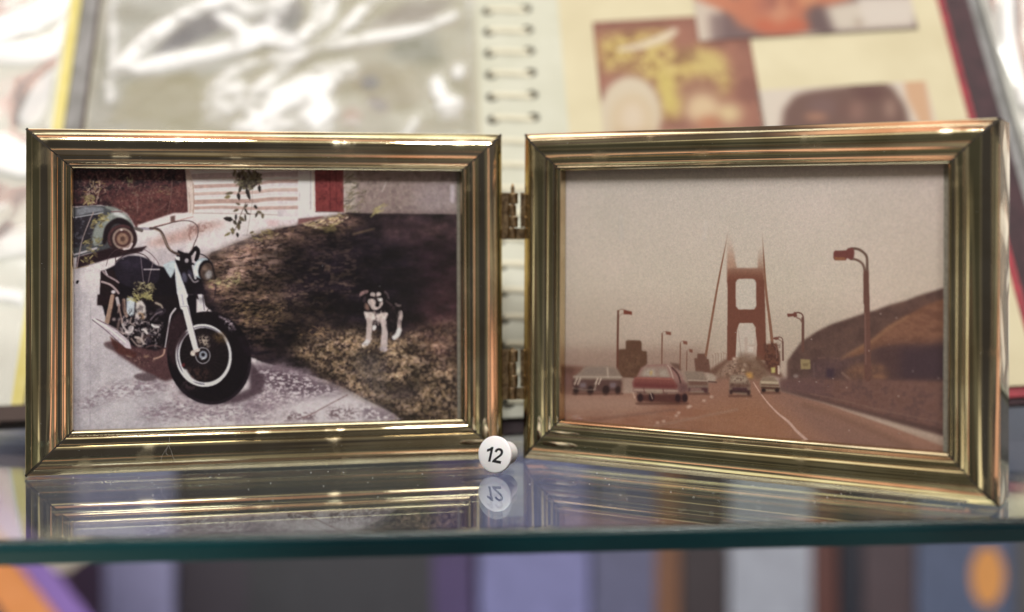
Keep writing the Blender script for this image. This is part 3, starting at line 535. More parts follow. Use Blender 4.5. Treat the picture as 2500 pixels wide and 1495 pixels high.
    s.tufts([(740, 420), (980, 480), (960, 900), (740, 900)], [(60, 44, 48), (34, 24, 30), (96, 76, 74)], 60, 60, 18, 'K', (50, 120), .5)
    for x0_, x1_, y0_, y1_ in ((280, 390, 760, 1200), (580, 700, 850, 1300), (900, 1000, 600, 950)): s.tufts([(x0_, y0_), (x1_, y0_), (x1_, y1_), (x0_, y1_)], [(140, 118, 116), (206, 188, 184)], 34, 50, 12, 'K', (70, 110), .5)
    s.tufts([(100, 1180), (760, 1300), (1050, 1080), (1100, 1300), (900, 1500), (100, 1420)], [(166, 132, 92), (60, 44, 38), (196, 164, 124)], 60, 60, 22, 'K', (-60, 60), .7)
    # film blemishes
    f([(122, 1330), (145, 1322), (150, 1340), (130, 1368), (118, 1355)], (20, 16, 24), 'A', .6)
    s.img = gauss(s.img, 1.1); n_ = fbm(s.h, s.w, 14, None, 4) - .5; n2_ = fbm(s.h, s.w, 5, None, 2) - .5; s.img *= 1 + ((n_ * .34 + n2_ * .22) * (1.15 - s.img.mean(2)))[..., None]
    s.img = np.clip((s.img - .045) * 1.09, 0, 1); s.desat(.66); s.grain(.018, 40)
    return s.img

def paint_bridge_print():
    s = Sheet(1345, 984, RIGHT_QUAD, (182, 170, 164)); f, l, e, tx = s.fill, s.line, s.ell, s.tex
    h, w = s.h, s.w; yy = np.linspace(0, 1, h)[:, None]; xx = np.linspace(0, 1, w)[None]
    c0, c1, c2 = rgb((192, 180, 174)), rgb((194, 179, 164)), rgb((178, 154, 138))
    t1 = np.clip(yy / .45, 0, 1)[..., None] + 0 * xx[..., None]; t2 = np.clip((yy - .45) / .3, 0, 1)[..., None] + 0 * xx[..., None]
    s.img = (c0 * (1 - t1) + c1 * t1) * (1 - t2) + c2 * t2
    n = fbm(h, w, 190, None, 3)[..., None]; s.img += (n - .5) * np.array([.05, .03, .04])
    s.img -= (np.clip(xx - .72, 0, 1) * .10)[..., None] * np.array([.5, 1, 1])
    # low haze above the water, left
    f([(1340, 850), (1500, 850), (1730, 850), (1730, 960), (1340, 960)], (150, 118, 104), soft=14, a=.75)
    f([(0, 660), (300, 680), (560, 720), (700, 800), (700, 1000), (0, 1000)], (116, 74, 62), 'G', 4, .9)
    # road
    f([(1340, 965), (1480, 962), (1690, 955), (1790, 905), (1830, 880), (1885, 950), (2010, 985), (2170, 1040), (2330, 1100), (2330, 1180), (1340, 1180)], (150, 104, 86), soft=1.4)
    tx([(1340, 1000), (1700, 980), (1860, 1000), (1990, 1100), (1700, 1120), (1340, 1060)], [(142, 88, 66), (160, 108, 84), (150, 92, 68)], 30, soft=20, a=.7, aniso=3)
    f([(1340, 965), (1600, 965), (1640, 990), (1500, 1010), (1340, 1010)], (172, 134, 116), soft=12, a=.7)
    f([(1830, 950), (1900, 1000), (1970, 1080), (1800, 1080), (1640, 1050)], (156, 104, 74), soft=22, a=.6)
    f([(1880, 955), (2100, 1040), (2330, 1130), (2330, 1180), (2060, 1100)], (132, 94, 82), soft=10, a=.7)
    for a_, b_, c_ in (((1400, 1015), (1600, 1010), (158, 118, 100)), ((1380, 1035), (1650, 1000), (124, 84, 72)), ((1600, 1040), (1800, 1000), (160, 124, 104))): l([a_, b_], 6, c_, soft=4, a=.5)
    # hills on the right
    hill = [(330, 570), (380, 500), (470, 380), (620, 280), (760, 210), (1000, 130), (1090, 100), (1200, 70), (1330, 20), (1480, -20), (1640, -80), (1980, -180), (1980, 800), (330, 800)]
    tx(hill, [(84, 58, 54), (94, 66, 60), (100, 70, 62)], 26, 'H', 2.5)
    f([(860, 545), (1000, 460), (1160, 360), (1320, 230), (1500, 130), (1680, 30), (1980, -80), (1980, 420), (1600, 400), (1400, 400), (1200, 450), (1000, 520)], (124, 80, 58), 'H', 2.5, 1)
    tx([(1160, 370), (1330, 230), (1520, 130), (1720, 20), (1980, -60), (1980, 420), (1440, 440)], [(110, 68, 54), (132, 86, 66), (118, 74, 58)], 14, 'H', 8, .8, aniso=3)
    l([(860, 548), (1000, 462), (1160, 370), (1330, 240), (1500, 138)], 30, (150, 104, 76), 'H', 4, .5)
    f([(1150, 440), (1420, 400), (1700, 420), (1980, 330), (1980, 800), (1300, 800), (1200, 700)], (78, 52, 54), 'H', 9, .9)
    f([(1440, 440), (1980, 400), (1980, 780), (1440, 760)], (62, 44, 56), 'H', 10, .7)
    tx([(870, 680), (1000, 590), (1260, 600), (1330, 700), (1300, 760), (960, 760)], [(104, 70, 58), (136, 90, 66)], 12, 'H', 6, .9)
    tx([(560, 560), (1150, 520), (880, 640), (860, 760), (560, 760)], [(78, 54, 60), (98, 68, 70)], 9, 'H', 8, .7)
    f([(716, 640), (790, 640), (790, 740), (716, 740)], (60, 42, 58), 'H', 3, .8); l([(870, 685), (940, 745)], 22, (132, 98, 88), 'H', 2, .7); l([(590, 590), (596, 740)], 14, (104, 78, 76), 'H', 2, .7)
    l([(640, 540), (700, 535)], 12, (120, 84, 76), 'H', 2, .6); l([(780, 545), (830, 540)], 10, (116, 84, 76), 'H', 2, .6)
    # parapet wall beside the road
    tx([(255, 740), (600, 745), (1980, 765), (1980, 1330), (1500, 1190), (1000, 1060), (560, 930), (255, 840)], [(100, 68, 64), (116, 78, 70), (108, 72, 64)], 16, 'H', 4)
    f([(255, 740), (600, 745), (800, 850), (560, 930), (255, 840)], (98, 68, 72), 'H', 10, .6)
    f([(255, 835), (560, 905), (860, 990), (1200, 1080), (1980, 1260), (1980, 1330), (1500, 1200), (1000, 1050), (560, 940), (255, 860)], (80, 54, 52), 'H', 3, .85)
    l([(560, 890), (900, 960), (1300, 1060), (1900, 1180)], 12, (132, 96, 84), 'H', 2, .5)
    l([(255, 870), (560, 960), (900, 1070), (1300, 1220), (1900, 1400)], 34, (150, 106, 88), 'H', 7, .35)
    l([(500, 1000), (800, 1100), (1200, 1260), (1500, 1400)], 60, (118, 82, 66), 'H', 7, .45)
    # lane line
    l([(0, 775), (60, 870), (140, 975), (240, 1080), (340, 1160), (430, 1260), (520, 1340), (640, 1450)], [10, 10, 13, 18, 24, 26, 26, 26], (204, 164, 150), 'H', .8, .85)
    # toll-side buildings and towers, left
    f([(660, 495), (735, 490), (735, 405), (765, 396), (890, 400), (905, 420), (905, 510), (960, 515), (965, 640), (860, 800), (700, 790), (640, 740)], (98, 64, 48), 'G', 1.4)
    tx([(670, 540), (900, 540), (900, 760), (700, 790)], [(92, 58, 44), (112, 78, 58)], 8, 'G', 4, .8)
    f([(1200, 635), (1310, 650), (1330, 720), (1280, 720)], (104, 72, 62), 'G', 2, .9)
    f([(1465, 590), (1495, 590), (1498, 540), (1590, 540), (1600, 600), (1620, 600), (1640, 740), (1480, 740)], (110, 72, 60), 'G', 1.2)
    # bridge deck in the distance
    f([(1640, 745), (1850, 585), (1900, 580), (2060, 600), (2200, 700), (2330, 800), (1700, 800)], (142, 108, 90), 'G', 5, .9)
    f([(1600, 740), (1640, 705), (1780, 612), (1850, 578), (1870, 590), (1760, 690), (1690, 770)], (112, 76, 62), 'G', 3, .95); f([(2090, 570), (2160, 600), (2400, 760), (2400, 800), (2280, 770), (2140, 650)], (104, 66, 54), 'G', 3, .95)
    for x, y0, y1 in ((1665, 560, 690), (1695, 545, 670), (1720, 540, 650), (1755, 540, 640), (1780, 530, 620), (1805, 540, 600)): l([(x, y1), (x, y0), (x - 12, y0 - 8)], 7, (142, 106, 94), 'G', 1, .7, False)
    s.dapple([(1740, 740), (1880, 620), (2080, 620), (2200, 780), (1900, 820)], (180, 152, 132), 6, .60, 'G', 5, .6, .12); s.dapple([(1700, 760), (1870, 610), (2100, 610), (2240, 790), (1900, 820)], (96, 66, 54), 6, .57, 'G', 6, .7)
    # far tower seen through the portal
    f([(1985, 350), (2010, 350), (2010, 430), (2110, 430), (2115, 350), (2130, 350), (2130, 620), (1985, 620)], (186, 160, 146), 'G', 2, .55); f([(2015, 450), (2105, 450), (2105, 500), (2015, 500)], (196, 178, 166), 'G', 2, .6); f([(2030, 530), (2085, 530), (2085, 590), (2030, 590)], (206, 192, 182), 'G', 2, .7)
    # main tower fades upward into mist
    def fade(pts, t, col, top, bot, **k):
        b, m = s.pmask(pts, t, **k); x0, y0, x1, y1 = b
        yt, yb = s.tf([(1820, top)], t)[0][1], s.tf([(1820, bot)], t)[0][1]
        g = np.clip((np.arange(y0, y1) + .5 - yt) / (yb - yt), 0, 1)[:, None]; s.put((b, m * g ** 1.2), col)
    tw = (116, 64, 50); X = [1778, 1800, 1850, 1870]
    # legs and portals in source pixels
    L0, L1, R0, R1 = 1777, 1795, 1848, 1868
    fade([(1776, 590), (1790, 590), (1796, 640), (1800, 655), (1850, 655), (1852, 590), (1864, 590), (1866, 690), (1776, 690)], 'S', (140, 86, 64), 600, 680, soft=1.6)
    fade([(1774, 570), (1786, 570), (1796, 650), (1778, 660)], 'S', (176, 134, 112), 570, 660, soft=3)
    fade([(1777, 655), (1866, 655), (1867, 700), (1777, 700)], 'S', tw, 640, 690, soft=2)
    f([(1777, 684), (1867, 684), (1872, 880), (1846, 880), (1846, 800), (1838, 789), (1806, 789), (1800, 805), (1797, 880), (1776, 880)], tw, soft=.9)
    f([(1797, 690), (1800, 684), (1806, 681), (1838, 681), (1844, 684), (1847, 692), (1847, 748), (1842, 756), (1804, 756), (1797, 748)], (192, 180, 168), soft=1)
    f([(1800, 812), (1806, 790), (1838, 790), (1845, 812), (1849, 840), (1847, 872), (1797, 872)], (190, 174, 162), soft=1)
    f([(1819, 824), (1825, 824), (1826, 842), (1842, 842), (1843, 824), (1847, 824), (1848, 872), (1818, 872)], (178, 150, 136), soft=1, a=.6); f([(1826, 846), (1840, 846), (1840, 860), (1826, 860)], (204, 190, 180), soft=1, a=.7)
    l([(1802, 800), (1811, 872)], .9, (150, 116, 104), soft=.6)
    # cables
    for pts, w in (([(1783, 540), (1775, 585), (1756, 680), (1742, 760), (1724, 868)], [.8, 2.4, 4.4, 5.4, 6]), ([(1861, 560), (1866, 640), (1872, 720), (1882, 800), (1888, 860)], [1, 3.8, 5.6, 7, 7])):
        b, m = s.smask(pts, w); g = np.clip((np.arange(b[1], b[3]) - s.tf([(1820, 560)])[0][1]) / 110, 0, 1)[:, None]; s.put((b, m * g), (134, 88, 68))
    l([(1874, 760), (1880, 840)], 1, (196, 170, 150), soft=.6)
    f([(1872, 840), (1898, 838), (1906, 880), (1900, 915), (1880, 905), (1866, 880)], (104, 58, 44), soft=1.6, a=.95)
    s.dapple([(1866, 838), (1905, 838), (1905, 900), (1870, 900)], (70, 38, 34), 6, .5, soft=3, a=.6, sharp=.15)
    f([(1805, 860), (1860, 872), (1880, 920), (1850, 930), (1800, 900)], (112, 80, 62), soft=5, a=.7)
    # lamp posts, left row
    br = (104, 58, 44)
    l([(1508, 905), (1510, 760)], [6, 5.4], br, soft=.8, curve=False); l([(1511, 766), (1514, 757), (1522, 755)], 2, (140, 106, 92), soft=.7); l([(1512, 776), (1517, 768), (1524, 765)], 1.6, (150, 118, 104), soft=.7); f([(1523, 756), (1530, 758), (1544, 761), (1544, 769), (1532, 768), (1523, 768)], (120, 56, 42), soft=1)
    for x, yb, yt, k in ((1616.5, 890, 815, .75), (1661, 900, 838, .6), (1677, 905, 858, .5)):
        l([(x, yb), (x + 1, yt)], 5 * k, (124, 82, 66), soft=.8, curve=False); l([(x + 1, yt + 3), (x + 3, yt - 4), (x + 10 * k * 1.3, yt - 5)], 1.8 * k, (150, 118, 104), soft=.7); f([(x + 12 * k, yt - 6), (x + 30 * k, yt - 4), (x + 30 * k, yt + 4), (x + 14 * k, yt + 2)], (126, 74, 60), soft=1)
    # lamp posts, right row
    def lamp(x, yb, yt, hx, hw, w, col):
        pass
    pc = (104, 66, 58)
    l([(1120, 735), (1115, 300), (1110, 0), (1108, -90)], [62, 56, 50, 48], pc, 'H', .9, 1, False)
    l([(1200, 1484), (1200, 1180)], 52, pc, 'F', .9, 1, False); l([(1093, 100), (1100, 600)], 7, (140, 104, 96), 'H', .8, .7)
    f([(1170, 1120), (1200, 1130), (1228, 1110), (1236, 1484), (1176, 1484)], pc, 'F', .8)
    l([(1040, 905), (1110, 910), (1170, 945), (1208, 1000), (1212, 1130)], 26, (102, 76, 66), 'F', .7); l([(1040, 1015), (1100, 1025), (1160, 1065), (1185, 1130)], 24, (110, 82, 72), 'F', .7)
    f([(855, 940), (870, 925), (985, 925), (1010, 900), (1060, 895), (1078, 940), (1070, 1000), (1040, 1030), (1000, 1005), (985, 1030), (865, 1030), (850, 1000)], (112, 58, 54), 'F', .8); f([(860, 995), (980, 1000), (980, 1028), (870, 1030)], (146, 92, 58), 'F', 1, .8)
    l([(485, 470), (485, 180), (480, 150)], [26, 24, 22], pc, 'H', .9, 1, False)
    l([(430, 92), (470, 105), (488, 140), (487, 190)], 13, pc, 'H', .7); l([(425, 145), (455, 158), (475, 190)], 11, (120, 84, 74), 'H', .7); f([(330, 106), (390, 104), (400, 88), (425, 92), (428, 135), (400, 142), (390, 130), (335, 138)], (110, 58, 50), 'H', .8)
    l([(290, 560), (288, 380)], [16, 14], pc, 'H', .9, 1, False); l([(250, 332), (280, 345), (290, 385)], 9, pc, 'H', .7); l([(248, 360), (275, 375), (283, 400)], 7, (124, 90, 80), 'H', .7); f([(192, 340), (230, 332), (250, 332), (250, 356), (225, 362), (195, 356)], (112, 62, 52), 'H', .8)
    l([(226, 540), (222, 440), (205, 418)], 9, (124, 84, 74), 'H', .8, .9)
    # signs
    f([(460, 548), (555, 555), (560, 648), (465, 648)], (146, 124, 84), 'H', 1); f([(485, 590), (535, 590), (535, 620), (485, 620)], (112, 88, 60), 'H', 1.2, .7); f([(172, 632), (214, 630), (214, 684), (176, 684)], (186, 170, 96), 'H', 1.4); l([(246, 620), (248, 690)], 18, (216, 196, 178), 'H', 1.2, .8); e(415, 715, 26, 18, (150, 130, 124), 'H', 0, 2, .8)
    # cars
    def car(pts_body, col): f(pts_body, col, 'G', 1.6, 1, False)
    # left pickup, doubled by shake
    f([(90, 690), (190, 690), (170, 760), (90, 760)], (96, 62, 52), 'G', 4, .8); f([(60, 760), (160, 770), (150, 900), (60, 900)], (120, 84, 82), 'G', 8, .6)
    f([(190, 780), (250, 730), (300, 672), (540, 668), (640, 690), (690, 780), (700, 830), (180, 825)], (142, 120, 106), 'G', 2.5)
    f([(270, 765), (310, 700), (520, 690), (530, 770)], (134, 114, 104), 'G', 3, .8); f([(560, 700), (630, 710), (650, 775), (560, 770)], (130, 108, 98), 'G', 3, .7); l([(540, 690), (548, 790)], 16, (190, 170, 154), 'G', 1.6, .7); l([(180, 786), (690, 790)], 16, (184, 162, 146), 'G', 1.6, .7)
    f([(168, 812), (692, 822), (690, 880), (660, 945), (200, 940), (165, 890)], (92, 62, 58), 'G', 2.2, .95)
    for x, w_ in ((280, 34), (600, 34)): f([(x - w_, 850), (x + w_, 848), (x + w_, 905), (x - w_, 905)], (128, 110, 118), 'G', 2.5, .8)
    for x, y, rw, rh in ((205, 935, 30, 44), (360, 930, 34, 52), (525, 930, 38, 52), (652, 930, 30, 44)): e(x, y, rw, rh, (48, 30, 30), 'G', 8, 2, .95)
    for x in (205, 240, 425, 460): l([(x + 12, 805), (x - 14, 865)], 15, (210, 184, 166), 'G', 1.2, .9)
    l([(170, 905), (300, 925), (420, 920)], 10, (168, 146, 132), 'G', 2, .6); l([(430, 840), (400, 930)], 12, (190, 168, 150), 'G', 1.5, .7)
    # red saloon
    f([(900, 690), (960, 660), (1180, 650), (1250, 690), (1320, 760), (1370, 850), (1400, 860), (1400, 930), (1310, 960), (820, 950), (800, 840), (850, 790)], (150, 106, 98), 'G', 1.6)
    f([(930, 680), (1170, 670), (1220, 800), (870, 790)], (150, 122, 110), 'G', 2.5); f([(940, 710), (1040, 700), (1060, 780), (910, 780)], (172, 154, 140), 'G', 3, .8); f([(1090, 710), (1170, 710), (1200, 790), (1100, 780)], (166, 148, 134), 'G', 3, .8); e(1005, 745, 14, 26, (190, 150, 80), 'G', 10, 1.6, .7)
    l([(1185, 665), (1215, 720), (1240, 800)], 13, (196, 172, 158), 'G', 2, .8); l([(1230, 690), (1290, 760), (1320, 850)], 20, (84, 50, 48), 'G', 1.2, .85); l([(1280, 700), (1330, 760), (1360, 800)], 14, (150, 118, 110), 'G', 1.2, .7)
    f([(830, 790), (1230, 800), (1290, 880), (1280, 920), (820, 900), (815, 850)], (134, 70, 64), 'G', 2.2); f([(825, 850), (1270, 868), (1270, 915), (822, 896)], (104, 44, 46), 'G', 4, .85); l([(850, 800), (1230, 812)], 14, (170, 96, 84), 'G', 2, .6)
    f([(815, 910), (1300, 920), (1310, 975), (1180, 985), (830, 970)], (140, 108, 96), 'G', 2.5, .9); l([(830, 925), (1290, 938)], 12, (186, 156, 140), 'G', 2, .8); l([(860, 955), (1180, 965)], 14, (88, 56, 52), 'G', 3, .6); f([(950, 930), (1130, 935), (1120, 965), (960, 960)], (160, 140, 118), 'G', 2, .8)
    f([(850, 975), (1390, 970), (1390, 1050), (1300, 1070), (860, 1045)], (86, 46, 42), 'G', 2, .95)
    for x, y in ((890, 1010), (1010, 1005), (1290, 1015), (1365, 1010)): e(x, y, 30, 46, (44, 24, 30), 'G', 0, 1.8, .95)
    l([(1000, 960), (1020, 1020)], 12, (206, 178, 160), 'G', 1.5, .7); l([(925, 900), (935, 960)], 12, (110, 66, 60), 'G', 1.2, .8); l([(1130, 920), (1150, 980)], 12, (110, 66, 60), 'G', 1.2, .8)
    f([(1290, 840), (1400, 860), (1400, 960), (1300, 970)], (92, 58, 58), 'G', 5, .75); l([(815, 960), (830, 1010)], 12, (214, 188, 170), 'G', 1.6, .6)
    f([(840, 1060), (1390, 1060), (1300, 1085), (880, 1080)], (104, 60, 48), 'G', 4, .8)
    # car behind it
    f([(1360, 740), (1400, 725), (1560, 730), (1590, 800), (1615, 830), (1610, 960), (1410, 950), (1395, 850)], (138, 116, 102), 'G', 2); f([(1400, 830), (1610, 830), (1612, 880), (1400, 880)], (110, 72, 62), 'G', 2.5, .9); f([(1400, 900), (1612, 900), (1610, 965), (1580, 960), (1560, 930), (1430, 935), (1400, 950)], (78, 40, 44), 'G', 2, .9)
    l([(1405, 822), (1610, 830)], 12, (186, 164, 148), 'G', 2, .7); f([(1420, 905), (1540, 905), (1540, 935), (1420, 935)], (150, 112, 100), 'G', 2, .8)
    f([(1590, 760), (1660, 755), (1700, 810), (1690, 850), (1610, 840)], (170, 148, 132), 'G', 2.5, .9); l([(1620, 838), (1700, 845)], 16, (84, 52, 46), 'G', 2, .8); f([(1700, 770), (1770, 775), (1770, 820), (1705, 820)], (120, 86, 72), 'G', 4, .8)
    # middle car
    f([(1850, 775), (1870, 760), (2010, 762), (2040, 810), (2060, 850), (2060, 980), (2030, 990), (1870, 960), (1840, 970), (1838, 850)], (132, 106, 90), 'G', 2); f([(1860, 780), (2010, 780), (2030, 840), (1860, 840)], (170, 148, 128), 'G', 3, .8)
    f([(1842, 860), (2060, 865), (2060, 900), (1842, 895)], (104, 70, 60), 'G', 2, .85); f([(1870, 900), (2030, 905), (2030, 935), (1870, 930)], (70, 36, 48), 'G', 2, .9); f([(1840, 925), (2062, 930), (2060, 985), (2035, 985), (2025, 955), (1875, 950), (1868, 975), (1842, 972)], (58, 32, 34), 'G', 1.8, .95)
    s.dapple([(1850, 780), (2050, 780), (2055, 900), (1850, 900)], (84, 52, 44), 5, .6, 'G', 4, .5)
    f([(2010, 745), (2080, 740), (2095, 800), (2040, 800)], (206, 146, 66), 'G', 3, .85)
    f([(1990, 650), (2020, 650), (2020, 680), (1990, 680)], (200, 176, 156), 'G', 3, .8); e(1890, 595, 20, 16, (216, 196, 176), 'G', 0, 2, .9); e(1985, 715, 18, 12, (220, 196, 170), 'G', 0, 2, .8); e(1900, 640, 16, 10, (196, 170, 150), 'G', 0, 2, .8)
    # right car
    f([(60, 780), (85, 725), (200, 722), (240, 770), (256, 820), (250, 870), (90, 860), (65, 820)], (138, 114, 94), 'H', 1.4); l([(80, 775), (235, 780)], 22, (188, 166, 138), 'H', 1.6, .8); l([(80, 800), (245, 808)], 12, (112, 78, 64), 'H', 1.2, .8); l([(85, 830), (250, 838)], 22, (88, 54, 44), 'H', 1.2, .9)
    for x in (100, 232): e(x, 855, 22, 20, (48, 28, 30), 'H', 0, 1.4)
    for x0_, x1_, y_, t_ in ((170, 700, 968, 'G'), (850, 1400, 1072, 'G'), (1410, 1620, 968, 'G'), (1840, 2070, 992, 'G'), (80, 255, 880, 'H')): l([(x0_, y_), (x1_, y_)], 22, (84, 50, 42), t_, 3, .6)
    # lane markers and dust
    for x, y in ((1300, 1170), (1275, 1200), (1140, 1260), (1075, 1275), (1400, 1110), (1420, 1100), (1570, 1040), (1650, 1000)): e(x, y, 20, 14, (206, 172, 154), 'G', 0, 1.8, .75)
    for x, y in ((780, 740), (450, 770), (615, 773), (912, 828), (936, 1247), (1245, 107), (1400, 146), (1812, 737), (1560, 668), (1420, 912), (568, 356), (1130, 468)): e(x, y, 6, 4, (226, 208, 200), 'H', 20, .5, .9)
    l([(1590, 620), (1575, 800)], 34, (196, 186, 180), 'E', 5, .5); l([(690, 560), (690, 800)], 40, (188, 180, 176), 'E', 7, .4)
    for _ in range(26):
        x, y = RNG.uniform(1390, 2290), RNG.uniform(440, 800); an = RNG.uniform(0, 3.1); L = RNG.uniform(1, 4); l([(x, y), (x + L * math.cos(an), y + L * math.sin(an))], .8, (206, 198, 190) if RNG.rand() < .6 else (140, 126, 120), soft=.4, a=.6)
    s.img = gauss(s.img, 1.0); s.img *= 1 + ((fbm(s.h, s.w, 5, None, 2) - .5) * .10)[..., None]; s.desat(.80); s.grain(.013, 40)
    return s.img
# ---------------------------------------------------------------- end of prints
# brass: base colour wanders a little with tarnish; faint long waves and hairline scratches in the surface
BRASS = mat('polished_brass', (.70, .60, .40), .07, 1.)
t, b = nodes(BRASS); n1 = noise(t, 60, 4, (1, 1, 1)); r1 = ramp(t, n1.outputs[0], [(.35, (.60, .50, .32)), (.6, (.76, .67, .46))]); t.links.new(r1.outputs[0], b.inputs['Base Color'])
n2 = noise(t, 34, 2, (1, 1, 1)); b2 = t.nodes.new('ShaderNodeBump'); b2.inputs['Strength'].default_value = .22; b2.inputs['Distance'].default_value = .00035; t.links.new(n2.outputs[0], b2.inputs['Height'])
n3 = noise(t, 900, 3, (.25, 1, 3)); b3 = t.nodes.new('ShaderNodeBump'); b3.inputs['Strength'].default_value = .02; b3.inputs['Distance'].default_value = .00004; t.links.new(n3.outputs[0], b3.inputs['Height']); t.links.new(b2.outputs[0], b3.inputs['Normal']); t.links.new(b3.outputs[0], b.inputs['Normal'])
n4 = noise(t, 95, 6); r4 = ramp(t, n4.outputs[0], [(.4, (.025, .025, .025)), (.58, (.06, .06, .06)), (.68, (.22, .22, .22))]); t.links.new(r4.outputs[0], b.inputs['Roughness'])
OLD_BRASS = vary(mat('tarnished_hinge_brass', rough=.38, metal=1.), 700, (.16, .11, .07), (.42, .31, .18), bump=.3)
SEAM = mat('dark_mitre_gap', (.02, .015, .01), .8)
VELVET = vary(mat('dark_backing', rough=.9), 900, (.012, .01, .01), (.03, .026, .024))
MOUNT = vary(mat('grey_beige_mount_card', rough=.85), 1500, (.30, .27, .22), (.42, .38, .31), bump=.3)
PANE = clear('picture_glass', (.985, .99, .985), 1.45, .0)

# ================================================================ glass shelf
def shelf():
    T = .0058; P0 = Vector((-.1184, .3087, 0)); P1 = Vector((.1270, .3311, 0)); D = (P1 - P0).normalized()
    a = P0 - D * .55; c = P1 + D * .55; bw = .0007
    # cross-section swept along the front edge: (distance back from the edge, height)
    n = Vector((-D.y, D.x, 0)); prof = [(.29, 0), (.0020, 0), (.0012, -.00022), (.0006, -.0007), (.0002, -.0014), (0, -.0024), (0, -T + .0002), (.0002, -T), (.29, -T)]
    V = []; K = 24
    for k in range(K + 1):
        p = a + (c - a) * k / K
        for d, z in prof: V.append(tuple(p + n * d + Vector((0, 0, z))))
    m = len(prof); F = []
    for k in range(K):
        for i in range(m): F.append((k * m + i, k * m + (i + 1) % m, (k + 1) * m + (i + 1) % m, (k + 1) * m + i))
    F.append(tuple(range(m))); F.append(tuple(K * m + i for i in range(m)))
    g = bpy.data.materials.new('green_edged_glass'); g.use_nodes = True; t = g.node_tree; t.nodes.clear()
    o = t.nodes.new('ShaderNodeOutputMaterial'); gl = t.nodes.new('ShaderNodeBsdfGlass'); gl.inputs['IOR'].default_value = 1.5; gl.inputs['Roughness'].default_value = 0.0; gl.inputs['Color'].default_value = (.97, 1, .985, 1)
    va = t.nodes.new('ShaderNodeVolumeAbsorption'); va.inputs['Color'].default_value = (.02, .36, .46, 1); va.inputs['Density'].default_value = 5
    t.links.new(gl.outputs[0], o.inputs[0]); t.links.new(va.outputs[0], o.inputs[1])
    e = mat('ground_teal_edge', (.006, .07, .08), .12); t = e.node_tree; pb = t.nodes['Principled BSDF']; gl2 = t.nodes.new('ShaderNodeBsdfGlass'); gl2.inputs['IOR'].default_value = 1.5; gl2.inputs['Color'].default_value = (.7, 1, .97, 1); gl2.inputs['Roughness'].default_value = .05
    nn = noise(t, 6, 2, (1, .2, .2)); r_ = ramp(t, nn.outputs[0], [(.4, (.003, .024, .031)), (.6, (.008, .062, .070))]); t.links.new(r_.outputs[0], pb.inputs['Base Color'])
    mx = t.nodes.new('ShaderNodeMixShader'); mx.inputs[0].default_value = .35; ou = t.nodes['Material Output']; t.links.new(pb.outputs[0], mx.inputs[1]); t.links.new(gl2.outputs[0], mx.inputs[2]); t.links.new(mx.outputs[0], ou.inputs[0])
    va2 = t.nodes.new('ShaderNodeVolumeAbsorption'); va2.inputs['Color'].default_value = (.02, .36, .46, 1); va2.inputs['Density'].default_value = 5; t.links.new(va2.outputs[0], ou.inputs[1])
    fm = []
    for k in range(K):
        for i in range(m): fm.append(1 if 3 <= i <= 6 else 0)
    fm += [0, 0]
    s = mesh('glass_shelf', V, F, [g, e], fm=fm); tag(s, 'clear glass shelf with dark teal polished front edge carrying the brass frame', 'shelf'); return s
shelf()

# ================================================================ the hinged double frame
FW, FH = .13967, .1
def arc(s0, s1, y0, y1, bulge, n):
    return [(s0 + (s1 - s0) * i / n, y0 + (y1 - y0) * i / n - bulge * 4 * (i / n) * (1 - i / n)) for i in range(n + 1)]
PROF = [(0, 15), (0, .9), (.06, .45), (.28, .20)] + [(1.55, -.39), (1.68, -.48), (1.80, -.46), (1.92, -.56)] + arc(2.05, 8.5, -.85, -1.10, .80, 18) + [(8.60, -.93), (8.72, -.95)] + arc(8.85, 11.1, -1.06, -.72, .22, 8) \
    + [(11.22, -.50), (11.34, -.42), (11.46, -.46), (11.75, -.62), (12.1, -.66), (12.45, -.58), (12.75, -.32), (12.93, .1), (13.0, .7), (13.0, 2.7)]
root = empty('double_picture_frame', Matrix.Translation((0, .4108, 0)))
tag(root, 'hinged double brass picture frame on the glass shelf holding a motorcycle and a bridge print', 'picture frame')
ML = Matrix.Translation((-.0027 - FW * math.cos(.20537), .41038 - FW * math.sin(.20537), .0005)) @ Matrix.Rotation(.20537, 4, 'Z') @ Matrix.Rotation(-.0188, 4, 'X')
MR = Matrix.Translation((.00323, .41083, .0005)) @ Matrix.Rotation(-.51053, 4, 'Z') @ Matrix.Rotation(-.0100, 4, 'X')
# widths of the rails (left, right, bottom, top) in metres
WL, WR, WB, WT = .0131, .0129, .0127, .0116
def rail(side, parent):
    K = 30; V = []; F = []; g = .00026; m = len(PROF); rs = random.Random(side)
    for k in range(K + 1):
        f = k / K
        for s, y in PROF:
            q = s / 13.0
            if side in 'tb':
                x0, x1 = q * WL + g, FW - q * WR - g; X = x0 + (x1 - x0) * f; Z = FH - q * WT if side == 't' else q * WB
            else:
                z0, z1 = q * WB + g, FH - q * WT - g; Z = z0 + (z1 - z0) * f; X = q * WL if side == 'l' else FW - q * WR
            # the pressed sheet dips a trace at the ends of each rail
            e = .00010 * math.exp(-min(f, 1 - f) * 22) * math.sin(q * math.pi)
            V.append((X, y * .001 + e, Z))
    for k in range(K):
        for i in range(m - 1): F.append((k * m + i, k * m + i + 1, (k + 1) * m + i + 1, (k + 1) * m + i))
    o = mesh('rail', V, F, BRASS, parent, smooth=24)
    return o
